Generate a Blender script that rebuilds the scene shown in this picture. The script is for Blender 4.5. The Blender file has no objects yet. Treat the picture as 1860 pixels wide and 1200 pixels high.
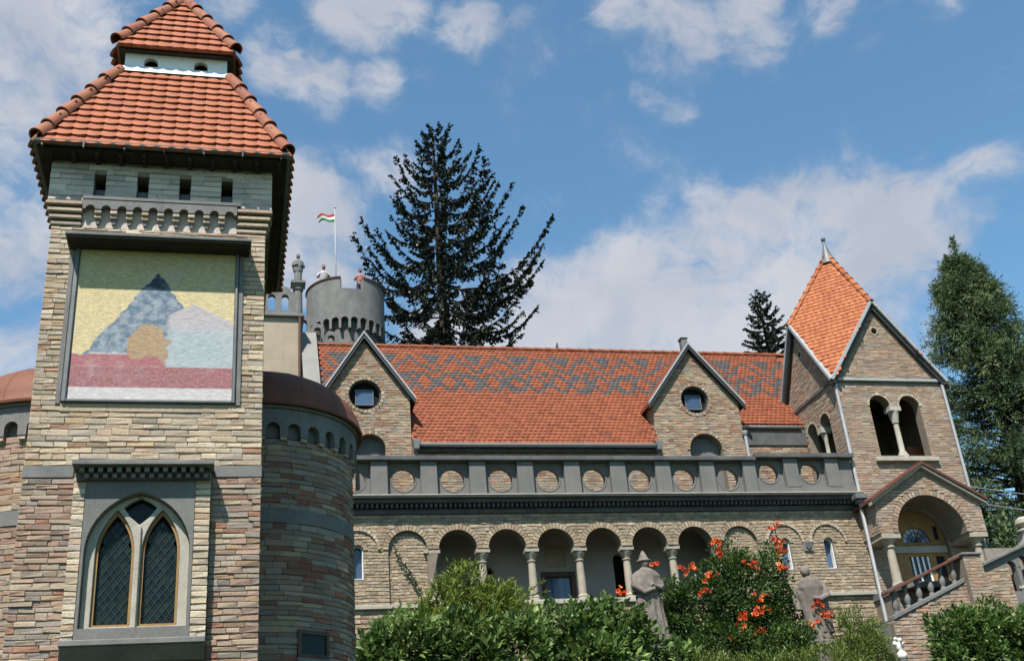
import bpy, math, random
import numpy as np
from math import radians as rad, sin, cos, pi, sqrt
from mathutils import Vector, Matrix
from mathutils.geometry import tessellate_polygon

scn = bpy.context.scene
col = scn.collection

# ------------------------------------------------------------------ camera
FPX = 2070.0                        # focal length in pixels of the 1860 px wide photograph
RIGHT = Vector((0.9724911, -0.21885584, -0.07976958))
UP = Vector((-0.02686391, -0.44553383, 0.89486196))
FWD = Vector((0.23138581, 0.86810237, 0.43915701))
EYE = Vector((0.0, 0.0, 1.6))
cd = bpy.data.cameras.new('camera')
cam = bpy.data.objects.new('camera', cd)
col.objects.link(cam)
cd.sensor_width = 36.0
cd.lens = FPX / 1860.0 * 36.0
cd.clip_start = 0.1
cd.clip_end = 6000.0
cam.matrix_world = Matrix(((RIGHT.x, UP.x, -FWD.x, EYE.x), (RIGHT.y, UP.y, -FWD.y, EYE.y),
                           (RIGHT.z, UP.z, -FWD.z, EYE.z), (0, 0, 0, 1)))
scn.camera = cam

def ray(px, py):
    return (RIGHT * (px - 930.0) - UP * (py - 600.0) + FWD * FPX)

def onY(px, py, Y):
    d = ray(px, py)
    return EYE + d * (Y / d.y)

# ------------------------------------------------------------------ light
SUN_AZ = rad(29.0)      # the sun stands to the left of the facade normal
SUN_EL = rad(57.0)
tosun = Vector((-sin(SUN_AZ) * cos(SUN_EL), -cos(SUN_AZ) * cos(SUN_EL), sin(SUN_EL)))
sd = bpy.data.lights.new('sun', 'SUN')
sd.energy = 5.0
sd.angle = rad(0.55)
sd.color = (1.0, 0.955, 0.89)
sun = bpy.data.objects.new('sun', sd)
col.objects.link(sun)
sun.rotation_euler = (-tosun).to_track_quat('-Z', 'Y').to_euler()

world = bpy.data.worlds.new('World')
scn.world = world
world.use_nodes = True
WN = world.node_tree
WN.nodes.clear()

class NT:
    """tiny node-building helper"""
    def __init__(s, tree): s.t = tree
    def n(s, typ, ins=None, **kw):
        nd = s.t.nodes.new(typ)
        for k, v in kw.items(): setattr(nd, k, v)
        for k, v in (ins or {}).items():
            if hasattr(v, 'is_output') : s.t.links.new(v, nd.inputs[k])
            else: nd.inputs[k].default_value = v
        return nd
    def m(s, op, a, b=0.0, c=None):
        nd = s.t.nodes.new('ShaderNodeMath'); nd.operation = op
        for i, v in enumerate((a, b) if c is None else (a, b, c)):
            if hasattr(v, 'is_output'): s.t.links.new(v, nd.inputs[i])
            else: nd.inputs[i].default_value = v
        return nd.outputs[0]
    def mix(s, fac, a, b, blend='MIX'):
        nd = s.t.nodes.new('ShaderNodeMix'); nd.data_type = 'RGBA'; nd.blend_type = blend
        for i, v in ((0, fac), (6, a), (7, b)):
            if hasattr(v, 'is_output'): s.t.links.new(v, nd.inputs[i])
            else: nd.inputs[i].default_value = v if i == 0 else (tuple(v) + (1.0,) if len(v) == 3 else v)
        return nd.outputs[2]
    def ss(s, x, lo, hi, o0=0.0, o1=1.0):
        nd = s.t.nodes.new('ShaderNodeMapRange'); nd.interpolation_type = 'SMOOTHSTEP'
        s.t.links.new(x, nd.inputs[0])
        for i, v in ((1, lo), (2, hi), (3, o0), (4, o1)): nd.inputs[i].default_value = v
        return nd.outputs[0]
    def ramp(s, x, stops, interp='LINEAR'):
        nd = s.t.nodes.new('ShaderNodeValToRGB'); cr = nd.color_ramp; cr.interpolation = interp
        while len(cr.elements) < len(stops): cr.elements.new(0.5)
        for e, (p, c) in zip(cr.elements, stops):
            e.position = p; e.color = tuple(c) + (1.0,) if len(c) == 3 else c
        s.t.links.new(x, nd.inputs[0])
        return nd.outputs[0]

def build_sky():
    T = NT(WN)
    sky = T.n('ShaderNodeTexSky', sky_type='NISHITA', sun_disc=False, sun_elevation=SUN_EL,
              sun_rotation=pi + SUN_AZ, altitude=100.0, air_density=1.0, dust_density=0.3, ozone_density=1.0)
    tc = T.n('ShaderNodeTexCoord').outputs['Generated']
    nrm = T.n('ShaderNodeVectorMath', {0: tc}, operation='NORMALIZE').outputs[0]
    # cloud banks: (pixel x, y, angular radius in degrees, weight); directions at infinity
    banks = [(60, 70, 3.4, .75), (20, 170, 3.0, .7), (140, 180, 2.6, .6), (40, 400, 3.6, .45), (-60, 300, 5, .6),
             (500, 100, 1.5, .85), (575, 135, 1.6, .75), (680, 150, 1.1, .75), (645, 25, 1.8, .85), (720, 5, 1.3, .6),
             (850, 45, 1.2, .45), (410, 10, 1.3, .5), (560, 420, 3.0, .75), (700, 310, 1.4, .6), (590, 360, 1.6, .5),
             (1160, 30, 1.7, .75), (1230, 80, 2.0, .85), (1360, 40, 1.8, .7), (1190, 160, 1.0, .7), (1235, 185, .9, .6),
             (1500, 0, 1.2, .6), (1710, 5, 1.0, .4), (1300, 560, 4.3, 1.0), (1160, 590, 3.8, 1.0), (1020, 620, 3.4, .95),
             (1430, 480, 3.4, .95), (1540, 440, 2.9, .9), (1640, 440, 2.6, .85), (1700, 390, 1.6, .75), (1780, 350, 1.9, .6),
             (1760, 320, 1.2, .55), (1590, 520, 2.4, .8), (1690, 590, 1.8, .6), (1560, 350, 1.4, .55), (1690, 330, 1.0, .5),
             (20, 690, 2.2, .6), (900, 700, 4.0, .8), (1250, 720, 6.0, 1.0)]
    acc = None
    for (px, py, r, w) in banks:
        d = ray(px, py).normalized()
        dt = T.n('ShaderNodeVectorMath', {0: nrm, 1: tuple(d)}, operation='DOT_PRODUCT').outputs['Value']
        b = T.ss(dt, cos(rad(r * 1.75)), cos(rad(r * .25)), 0.0, w)
        acc = b if acc is None else T.m('MAXIMUM', acc, b)
    wrp = T.n('ShaderNodeTexNoise', {'Vector': nrm, 'Scale': 9.0, 'Detail': 4.0, 'Roughness': .55})
    wsub = T.n('ShaderNodeVectorMath', {0: wrp.outputs['Color'], 1: (.5, .5, .5)}, operation='SUBTRACT').outputs[0]
    wsc = T.n('ShaderNodeVectorMath', {0: wsub, 'Scale': .11}, operation='SCALE').outputs[0]
    wv = T.n('ShaderNodeVectorMath', {0: nrm, 1: wsc}, operation='ADD').outputs[0]
    mp = T.n('ShaderNodeMapping', {'Vector': wv, 'Scale': (1.0, 1.0, 1.5)}).outputs[0]
    n1 = T.n('ShaderNodeTexNoise', {'Vector': mp, 'Scale': 16.0, 'Detail': 9.0, 'Roughness': .60}).outputs['Fac']
    n2 = T.n('ShaderNodeTexNoise', {'Vector': mp, 'Scale': 5.0, 'Detail': 5.0, 'Roughness': .5}).outputs['Fac']
    nn = T.m('ADD', T.m('MULTIPLY', n1, .62), T.m('MULTIPLY', n2, .38))
    nn = T.m('ADD', T.m('MULTIPLY', T.m('SUBTRACT', nn, .5), 1.45), .5)
    dens = T.m('ADD', T.m('MULTIPLY', acc, .45), nn)
    cl = T.ss(dens, .62, .98)
    veil = T.ss(dens, .52, .82, 0.0, .22)
    cl = T.m('MINIMUM', T.m('ADD', T.m('MULTIPLY', cl, .82), veil), .92)
    shade = T.n('ShaderNodeTexNoise', {'Vector': wv, 'Scale': 8.0, 'Detail': 5.0}).outputs['Fac']
    ccol = T.mix(T.ss(shade, .35, .7), (3.0, 3.2, 3.7), (3.95, 4.05, 4.35))
    hs = T.n('ShaderNodeHueSaturation', {'Saturation': SKY_SAT, 'Value': SKY_VAL, 'Color': sky.outputs[0]}).outputs[0]
    skyc = T.mix(1.0, hs, SKY_TINT, 'MULTIPLY')
    c = T.mix(cl, skyc, ccol)
    bg = T.n('ShaderNodeBackground', {'Color': c, 'Strength': 0.083})
    out = T.n('ShaderNodeOutputWorld', {'Surface': bg.outputs[0]})

SKY_SAT, SKY_VAL, SKY_TINT = 1.0, 1.0, (.84, 1.13, 1.13)
build_sky()
scn.view_settings.view_transform = 'Standard'
scn.view_settings.look = 'None'
scn.view_settings.exposure = 1.0
scn.view_settings.gamma = 1.0
scn.view_settings.use_curve_mapping = False

# ------------------------------------------------------------------ materials
MATS = {}
def newmat(name):
    m = bpy.data.materials.new(name); m.use_nodes = True
    m.node_tree.nodes.clear(); MATS[name] = m
    return m, NT(m.node_tree)

def finish(T, color, rough=.85, spec=.25, bump=None, bstr=.3, bdist=.02, metal=0.0, trans=0.0):
    p = T.n('ShaderNodeBsdfPrincipled', {'Roughness': rough, 'Metallic': metal, 'Specular IOR Level': spec})
    if hasattr(color, 'is_output'): T.t.links.new(color, p.inputs['Base Color'])
    else: p.inputs['Base Color'].default_value = tuple(color) + (1.0,)
    if bump is not None:
        b = T.n('ShaderNodeBump', {'Height': bump, 'Strength': bstr, 'Distance': bdist})
        T.t.links.new(b.outputs[0], p.inputs['Normal'])
    sh = p.outputs[0]
    if trans > 0:
        tr = T.n('ShaderNodeBsdfTranslucent')
        if hasattr(color, 'is_output'): T.t.links.new(color, tr.inputs[0])
        sh = T.n('ShaderNodeMixShader', {0: trans, 1: p.outputs[0], 2: tr.outputs[0]}).outputs[0]
    T.n('ShaderNodeOutputMaterial', {'Surface': sh})

def pos(T): return T.n('ShaderNodeNewGeometry').outputs['Position']
def noise(T, scale, detail=4.0, rough=.55, vec=None):
    return T.n('ShaderNodeTexNoise', {'Vector': vec or pos(T), 'Scale': scale, 'Detail': detail, 'Roughness': rough}).outputs['Fac']
def rnd(T):
    a = T.n('ShaderNodeAttribute', attribute_name='rnd').outputs['Fac']
    o = T.n('ShaderNodeObjectInfo').outputs['Random']
    return T.m('FRACT', T.m('ADD', a, o))

KB = {'stone_upper': .64, 'stone_pale': .66, 'stone_lower': .55, 'stone_facade': .60, 'stone_dormer': .56, 'stone_shade': 1.05, 'stone_round': .56, 'stone_belfry': .70}
def brick_mat(name, stops, bump=.35, grime=.45):
    m, T = newmat(name)
    r = rnd(T)
    kb = KB.get(name, .52)
    c = T.ramp(r, [(p, tuple(x * kb for x in q)) for p, q in stops], 'CONSTANT')
    r2 = T.m('FRACT', T.m('MULTIPLY', r, 37.0))
    c = T.mix(1.0, c, T.ramp(r2, [(0, (.80, .80, .82)), (1, (1.2, 1.17, 1.12))]), 'MULTIPLY')
    n = noise(T, 14.0, 6.0, .7)
    c = T.mix(T.ss(n, .48, .8, 0, grime * .7), c, (.17, .15, .12))
    n2 = noise(T, 1.3, 5.0, .6)
    c = T.mix(1.0, c, T.ramp(n2, [(.3, (.88, .87, .87)), (.7, (1.12, 1.10, 1.06))]), 'MULTIPLY')
    pit = noise(T, 24.0, 5.0, .62)
    c = T.mix(T.ss(pit, .60, .70, 0, .55), c, tuple(x * .32 for x in stops[0][1]))
    n3 = noise(T, 55.0, 3.0, .6)
    c = T.mix(1.0, c, T.ramp(n3, [(.3, (.86, .86, .86)), (.7, (1.14, 1.13, 1.12))]), 'MULTIPLY')
    finish(T, c, .92, .12, T.m('SUBTRACT', T.m('ADD', n, T.m('MULTIPLY', n3, .5)), T.ss(pit, .55, .72, 0, .6)), bump, .03)
    return m

KP, KT, KL = .52, .52, .80              # overall albedo level of renders/metals, tiles and leaves
def plain_mat(name, c1, c2, scale=3.0, rough=.9, spec=.15, bump=.25, fine=40.0, streak=0.0, metal=0.0):
    m, T = newmat(name)
    c1, c2 = tuple(x * KP for x in c1), tuple(x * KP for x in c2)
    p = pos(T)
    n = noise(T, scale, 6.0, .65, p)
    c = T.mix(T.ss(n, .32, .68), c1, c2)
    f = noise(T, fine, 4.0, .6, p)
    c = T.mix(1.0, c, T.ramp(f, [(.3, (.86, .86, .86)), (.7, (1.1, 1.1, 1.1))]), 'MULTIPLY')
    if streak > 0:
        mp = T.n('ShaderNodeMapping', {'Vector': p, 'Scale': (7.0, 7.0, .55)}).outputs[0]
        s = noise(T, 1.6, 5.0, .65, mp)
        c = T.mix(T.ss(s, .5, .75, 0, streak), c, tuple(x * .45 for x in c1))
    finish(T, c, rough, spec, T.m('ADD', n, T.m('MULTIPLY', f, .4)), bump, .02, metal)
    return m

def tile_mat(name, c1, c2, c3, rough=.75):
    m, T = newmat(name)
    c1, c2, c3 = (tuple(x * KT for x in q) for q in (c1, c2, c3))
    r = rnd(T)
    c = T.ramp(r, [(0, c1), (.5, c2), (.85, c3), (1, c1)])
    n = noise(T, 6.0, 5.0, .6)
    c = T.mix(1.0, c, T.ramp(n, [(.3, (.78, .76, .76)), (.7, (1.1, 1.1, 1.1))]), 'MULTIPLY')
    n2 = noise(T, 40.0, 3.0)
    c = T.mix(T.ss(n2, .58, .8, 0, .35), c, tuple(x * .5 + .03 for x in c1))
    finish(T, c, rough, .3, n2, .25, .01)
    return m

def leaf_mat(name, c1, c2, c3, trans=.3, rough=.42):
    m, T = newmat(name)
    c1, c2, c3 = (tuple(x * KL for x in q) for q in (c1, c2, c3))
    a = T.n('ShaderNodeAttribute', attribute_name='rnd').outputs['Fac']
    c = T.ramp(a, [(0, tuple(x * .55 for x in c1)), (.25, c1), (.6, c2), (.92, c3), (1, tuple(x * 1.25 + .02 for x in c3))])
    n = noise(T, 2.2, 3.0)
    c = T.mix(1.0, c, T.ramp(n, [(.3, (.72, .74, .7)), (.7, (1.2, 1.18, 1.1))]), 'MULTIPLY')
    finish(T, c, rough, .28, trans=trans)
    return m

def soft(stops, mean, k):
    mean = (mean[0] * 1.06, mean[1], mean[2] * .95)
    return [(p, tuple(c[i] * (1 - k) + mean[i] * k for i in range(3))) for p, c in stops]
BUFF = (.47, .395, .29); BUFF2 = (.53, .46, .36); PINK = (.45, .325, .255); GREY = (.37, .345, .315)
RED = (.38, .16, .10); OCHRE = (.43, .30, .17); DKR = (.27, .13, .10); CREAM = (.58, .52, .42)
brick_mat('stone_upper', soft([(0, BUFF), (.27, BUFF2), (.46, PINK), (.60, GREY), (.74, CREAM), (.90, OCHRE), (.96, RED)], (.47, .40, .31), .42))
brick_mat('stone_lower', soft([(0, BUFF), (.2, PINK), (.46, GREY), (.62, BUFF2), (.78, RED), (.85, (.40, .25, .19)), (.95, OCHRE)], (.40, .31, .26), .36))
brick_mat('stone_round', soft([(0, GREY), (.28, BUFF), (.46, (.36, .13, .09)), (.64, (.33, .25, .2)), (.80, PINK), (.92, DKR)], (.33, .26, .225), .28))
brick_mat('stone_pale', soft([(0, BUFF2), (.3, BUFF), (.52, CREAM), (.72, GREY), (.86, PINK), (.96, OCHRE)], (.5, .43, .34), .4), .45)
brick_mat('stone_facade', soft([(0, (.44, .36, .25)), (.35, (.50, .42, .30)), (.6, (.36, .29, .21)), (.78, (.55, .47, .35)), (.93, (.38, .24, .17))], (.42, .355, .275), .42), .45)
brick_mat('stone_dormer', soft([(0, BUFF), (.25, (.45, .31, .22)), (.48, GREY), (.62, BUFF2), (.82, RED), (.90, (.42, .2, .12)), (.95, OCHRE)], (.43, .34, .255), .38), .45)
brick_mat('stone_belfry', soft([(0, (.37, .29, .22)), (.3, (.34, .25, .195)), (.55, (.40, .325, .25)), (.75, GREY), (.90, (.38, .22, .16))], (.35, .275, .215), .4), .4)
brick_mat('stone_shade', [(0, (.40, .355, .32)), (.4, (.44, .39, .35)), (.7, (.36, .32, .295))], .3, .2)
plain_mat('mortar', (.42, .36, .29), (.33, .28, .23), 6.0)
plain_mat('mortar_pale', (.34, .285, .22), (.26, .22, .175), 6.0)
plain_mat('concrete', (.30, .29, .275), (.22, .215, .21), 2.2, streak=.35)
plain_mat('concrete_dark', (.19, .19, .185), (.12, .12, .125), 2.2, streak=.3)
plain_mat('plaster_grey', (.265, .255, .24), (.215, .21, .20), 1.6, streak=.2)
plain_mat('plaster_white', (.37, .36, .33), (.31, .30, .285), 1.3, streak=.12)
plain_mat('plaster_beige', (.60, .49, .37), (.50, .41, .31), 1.3, streak=.2)
plain_mat('plaster_loggia', (.58, .54, .51), (.49, .46, .44), 1.5)
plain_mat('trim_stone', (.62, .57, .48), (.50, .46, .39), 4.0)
plain_mat('column_stone', (.58, .51, .40), (.46, .40, .31), 5.0)
plain_mat('statue_stone', (.33, .28, .24), (.20, .17, .145), 5.0, streak=.3)
plain_mat('metal_grey', (.22, .23, .23), (.16, .17, .175), 3.0, .5, .4, .05)
plain_mat('metal_pale', (.55, .56, .56), (.45, .46, .47), 3.0, .5, .4, .05)
plain_mat('metal_dark', (.055, .06, .06), (.04, .042, .044), 3.0, .5, .4, .05)
plain_mat('zinc_white', (1.5, 1.49, 1.46), (1.35, 1.35, 1.35), 5.0, .6, .3, .1)
plain_mat('dome_metal', (.27, .105, .062), (.20, .08, .05), 1.6, .65, .2, .08)
plain_mat('soffit_wood', (.085, .075, .06), (.05, .045, .038), 5.0)
plain_mat('wood_ochre', (.46, .27, .09), (.36, .20, .07), 4.0, .6, .3)
plain_mat('wood_brown', (.16, .085, .05), (.10, .055, .035), 4.0, .6, .3)
plain_mat('bark', (.075, .055, .042), (.045, .035, .028), 6.0, bump=.6)
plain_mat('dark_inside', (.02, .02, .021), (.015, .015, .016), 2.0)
plain_mat('terracotta_trim', (.20, .085, .06), (.15, .065, .05), 4.0)
plain_mat('white_stone', (1.2, 1.18, 1.14), (1.0, .98, .95), 6.0)
plain_mat('grass', (.07, .10, .03), (.045, .075, .02), .6)
plain_mat('earth', (.10, .075, .05), (.07, .055, .04), .8)
tile_mat('tile_orange', (.47, .145, .065), (.51, .165, .075), (.43, .125, .055))
tile_mat('tile_main', (.31, .080, .027), (.36, .098, .034), (.24, .060, .022))
tile_mat('tile_belfry', (.55, .165, .055), (.60, .20, .07), (.47, .125, .045))
tile_mat('tile_dark', (.095, .085, .085), (.12, .105, .10), (.08, .07, .07))
tile_mat('hip_tile', (.40, .14, .075), (.44, .17, .09), (.34, .11, .06))
leaf_mat('needles_dark', (0.01, 0.014, 0.009), (0.02, 0.026, 0.013), (0.038, 0.04, 0.018), .10)
leaf_mat('needles_small', (.018, .028, .020), (.030, .044, .028), (.05, .065, .035), .12)
leaf_mat('leaf_conifer', (.045, .08, .034), (.095, .145, .058), (.18, .23, .095), .2, .6)
leaf_mat('leaf_fig', (.05, .10, .022), (.115, .195, .048), (.25, .33, .11), .32, .5)
leaf_mat('leaf_feather', (.10, .15, .022), (.20, .265, .045), (.33, .39, .085), .35)
leaf_mat('leaf_vine', (0.0243, 0.06075, 0.0135), (0.0567, 0.1148, 0.0243), (0.135, 0.2025, 0.04725), .28)
leaf_mat('leaf_juniper', (.07, .115, .02), (.14, .19, .035), (.23, .28, .07), .28)
leaf_mat('petal', (.62, .055, .015), (.75, .10, .02), (.80, .20, .04), .25)

def glass_mat(name, c, rough=.08, extra=None, spec=.5):
    m, T = newmat(name)
    r = rnd(T)
    cc = T.ramp(r, [(0, c), (.6, tuple(x * 1.7 for x in c)), (1, extra or c)])
    finish(T, cc, rough, spec)
glass_mat('glass_lead', (.004, .010, .010), .22, (.012, .024, .02), .16)
glass_mat('glass_blue', (.035, .06, .10), .08)
glass_mat('glass_door', (.05, .075, .12), .15)
glass_mat('glass_dark', (.012, .014, .018), .1)

# ------------------------------------------------------------------ geometry helpers
def plane(o, U, V):
    o, U, V = Vector(o), Vector(U), Vector(V); N = U.cross(V)
    f = lambda u, v, w=0.0: o + U * u + V * v + N * w
    f.axes = lambda u, v: (U, V, N)
    return f
def front(Y): return plane((0, Y, 0), (1, 0, 0), (0, 0, 1))            # u = world X, v = world Z, w towards the viewer
def west(X): return plane((X, 0, 0), (0, -1, 0), (0, 0, 1))            # u = -world Y
def east(X): return plane((X, 0, 0), (0, 1, 0), (0, 0, 1))
def back(Y): return plane((0, Y, 0), (-1, 0, 0), (0, 0, 1))
def drum(cx, cy, R):                                                   # u = R * angle from the front (-Y) towards +X
    def f(u, v, w=0.0):
        a = u / R
        return Vector((cx + (R + w) * sin(a), cy - (R + w) * cos(a), v))
    f.axes = lambda u, v: (Vector((cos(u / R), sin(u / R), 0)), Vector((0, 0, 1)), Vector((sin(u / R), -cos(u / R), 0)))
    return f

def area2(p): return sum(p[i - 1][0] * p[i][1] - p[i][0] * p[i - 1][1] for i in range(len(p))) / 2
def ccw(p): return p if area2(p) > 0 else p[::-1]
def rect(u0, u1, v0, v1): return [(u0, v0), (u1, v0), (u1, v1), (u0, v1)]
def arc(cx, cy, r, a0, a1, n):
    return [(cx + r * cos(rad(a0 + (a1 - a0) * i / n)), cy + r * sin(rad(a0 + (a1 - a0) * i / n))) for i in range(n + 1)]
def circle(cx, cy, r, n=28): return arc(cx, cy, r, 0, 360, n)[:-1]
def round_arch(cx, v0, spring, r, n=14): return [(cx - r, v0), (cx + r, v0)] + arc(cx, spring, r, 0, 180, n)
def point_arch(cx, v0, spring, hw, h, n=10):
    R = (h * h + hw * hw) / (2 * hw); a = math.degrees(math.asin(h / R))
    right = arc(cx + hw - R, spring, R, 0, a, n)
    left = arc(cx - hw + R, spring, R, 180 - a, 180, n)
    return [(cx - hw, v0), (cx + hw, v0)] + right + left[1:]

W = {}
def wloc(p): return W.get(p.name, Vector((0, 0, 0)))
def attach(o, parent):
    if parent is not None:
        o.parent = parent
        o.matrix_parent_inverse = Matrix.Translation(-wloc(parent))
def tag(o, label=None, cat=None, group=None, kind=None):
    if label: o['label'] = label
    if cat: o['category'] = cat
    if group: o['group'] = group
    if kind: o['kind'] = kind
    return o
def thing(name, label, cat, loc, group=None):
    o = bpy.data.objects.new(name, None); col.objects.link(o)
    o.location = loc; o.empty_display_size = .3
    W[o.name] = Vector(loc)
    return tag(o, label, cat, group)

class MB:
    def __init__(s): s.v = []; s.f = []; s.a = []; s.mi = []; s.cur = 0
    def add(s, vs, fs, r=0.0):
        b = len(s.v); s.v.extend([tuple(x) for x in vs]); s.f.extend([tuple(i + b for i in q) for q in fs])
        s.a.extend([r] * len(fs)); s.mi.extend([s.cur] * len(fs)); return s
    def box(s, x0, x1, y0, y1, z0, z1, r=0.0):
        return s.add([(x0, y0, z0), (x1, y0, z0), (x1, y1, z0), (x0, y1, z0), (x0, y0, z1), (x1, y0, z1), (x1, y1, z1), (x0, y1, z1)],
                     [(0, 3, 2, 1), (4, 5, 6, 7), (0, 1, 5, 4), (1, 2, 6, 5), (2, 3, 7, 6), (3, 0, 4, 7)], r)
    def fbox(s, F, u0, u1, v0, v1, w0, w1, r=0.0):
        P = [F(u, v, w) for w in (w0, w1) for v in (v0, v1) for u in (u0, u1)]
        return s.add(P, [(0, 2, 3, 1), (4, 5, 7, 6), (0, 1, 5, 4), (1, 3, 7, 5), (3, 2, 6, 7), (2, 0, 4, 6)], r)
    def prism(s, F, outer, holes=(), w0=0.0, w1=.1, caps=(1, 1), r=0.0):
        outer = ccw(outer); holes = [ccw(h)[::-1] for h in holes]
        loops = [outer] + holes
        flat = [p for l in loops for p in l]
        tris = tessellate_polygon([[Vector((p[0], p[1], 0)) for p in l] for l in loops])
        n = len(flat); vs = [F(p[0], p[1], w0) for p in flat] + [F(p[0], p[1], w1) for p in flat]
        fs = []
        for t in tris:
            a, b, c = (flat[i] for i in t)
            if abs((b[0] - a[0]) * (c[1] - a[1]) - (c[0] - a[0]) * (b[1] - a[1])) < 1e-9: continue
            if (b[0] - a[0]) * (c[1] - a[1]) - (c[0] - a[0]) * (b[1] - a[1]) < 0: t = (t[0], t[2], t[1])
            if caps[1]: fs.append(tuple(i + n for i in t))
            if caps[0]: fs.append((t[0], t[2], t[1]))
        k = 0
        for l in loops:
            m = len(l)
            for i in range(m):
                j = (i + 1) % m; fs.append((k + i, k + j, k + j + n, k + i + n))
            k += m
        return s.add(vs, fs, r)
    def tube(s, pts, radii, n=8, cap=True, r=0.0):
        pts = [Vector(p) for p in pts]
        if not hasattr(radii, '__len__'): radii = [radii] * len(pts)
        vs = []; fs = []
        ref = None
        for i, p in enumerate(pts):
            d = (pts[min(i + 1, len(pts) - 1)] - pts[max(i - 1, 0)]).normalized()
            if ref is None: ref = Vector((0, 0, 1)) if abs(d.z) < .9 else Vector((1, 0, 0))
            e1 = (ref - d * ref.dot(d)).normalized(); e2 = d.cross(e1); ref = e1
            for k in range(n):
                a = 2 * pi * k / n; vs.append(p + (e1 * cos(a) + e2 * sin(a)) * radii[i])
        for i in range(len(pts) - 1):
            for k in range(n):
                k2 = (k + 1) % n; fs.append((i * n + k, i * n + k2, (i + 1) * n + k2, (i + 1) * n + k))
        if cap:
            fs.append(tuple(range(n))[::-1]); fs.append(tuple((len(pts) - 1) * n + k for k in range(n)))
        return s.add(vs, fs, r)
    def lathe(s, cx, cy, prof, n=24, a0=0.0, a1=360.0, sx=1.0, sy=1.0, cap=True, r=0.0):
        full = abs(a1 - a0) >= 359.9; m = n if full else n + 1
        vs = []; fs = []
        for (rr, z) in prof:
            for k in range(m):
                a = rad(a0 + (a1 - a0) * k / n); vs.append((cx + rr * sx * cos(a), cy + rr * sy * sin(a), z))
        for i in range(len(prof) - 1):
            for k in range(n):
                k2 = (k + 1) % m; fs.append((i * m + k, i * m + k2, (i + 1) * m + k2, (i + 1) * m + k))
        if cap and full:
            if prof[0][0] > 1e-4: fs.append(tuple(range(m))[::-1])
            if prof[-1][0] > 1e-4: fs.append(tuple((len(prof) - 1) * m + k for k in range(m)))
        return s.add(vs, fs, r)
    def mesh(s, name, mats, smooth=False):
        me = bpy.data.meshes.new(name)
        me.from_pydata(s.v, [], s.f)
        for m in (mats if isinstance(mats, (list, tuple)) else [mats]): me.materials.append(MATS[m])
        at = me.attributes.new('rnd', 'FLOAT', 'FACE'); at.data.foreach_set('value', np.array(s.a, dtype=np.float32))
        if any(s.mi): me.polygons.foreach_set('material_index', np.array(s.mi, dtype=np.int32))
        if smooth is True: me.polygons.foreach_set('use_smooth', [True] * len(me.polygons))
        me.update()
        if smooth == 'auto':
            try: me.set_sharp_from_angle(angle=rad(38)); me.polygons.foreach_set('use_smooth', [True] * len(me.polygons))
            except Exception: pass
        return me
    def build(s, name, mats, parent=None, smooth=False, kind=None, bevel=0.0):
        o = bpy.data.objects.new(name, s.mesh(name, mats, smooth)); col.objects.link(o)
        attach(o, parent)
        if kind: o['kind'] = kind
        if bevel > 0:
            b = o.modifiers.new('bevel', 'BEVEL'); b.width = bevel; b.segments = 1; b.limit_method = 'ANGLE'
        return o

def obj_from(me, name, M, parent):
    o = bpy.data.objects.new(name, me); col.objects.link(o); attach(o, parent); o.matrix_basis = M; return o

# ---- masonry: courses of single stones fitted between the edges of a wall and its openings
def spans(polys, v):
    xs = []
    for p in polys:
        for i in range(len(p)):
            (x0, y0), (x1, y1) = p[i - 1], p[i]
            if (y0 <= v) != (y1 <= v): xs.append(x0 + (v - y0) * (x1 - x0) / (y1 - y0))
    xs.sort(); return [(xs[i], xs[i + 1]) for i in range(0, len(xs) - 1, 2)]
def inter(A, B):
    return [(max(a, c), min(b, d)) for a, b in A for c, d in B if min(b, d) - max(a, c) > .02]

BV = []
def brick_variants():
    R = random.Random(5)
    for k in range(7):
        j = lambda s: R.uniform(-s, s)
        vs = [(-.5, -.5, 0), (.5, -.5, 0), (.5, .5, 0), (-.5, .5, 0)]
        for (x, y) in ((-1, -1), (1, -1), (1, 1), (-1, 1)):
            vs.append((x * .5 + j(.012), y * .5 + j(.10), .70 + j(.2)))
        for (x, y) in ((-1, -1), (1, -1), (1, 1), (-1, 1)):
            vs.append((x * .47 + j(.02), y * .36 + j(.10), 1.0 + j(.25)))
        fs = [(0, 1, 5, 4), (1, 2, 6, 5), (2, 3, 7, 6), (3, 0, 4, 7), (4, 5, 9, 8), (5, 6, 10, 9), (6, 7, 11, 10), (7, 4, 8, 11), (8, 9, 10, 11)]
        BV.append((np.array(vs), fs))
brick_variants()
BMESH = {}
def brick_mesh(k, mat):
    if (k, mat) not in BMESH:
        m = MB(); m.add([tuple(v) for v in BV[k][0]], BV[k][1]); BMESH[(k, mat)] = m.mesh('brick', mat)
    return BMESH[(k, mat)]

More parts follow.
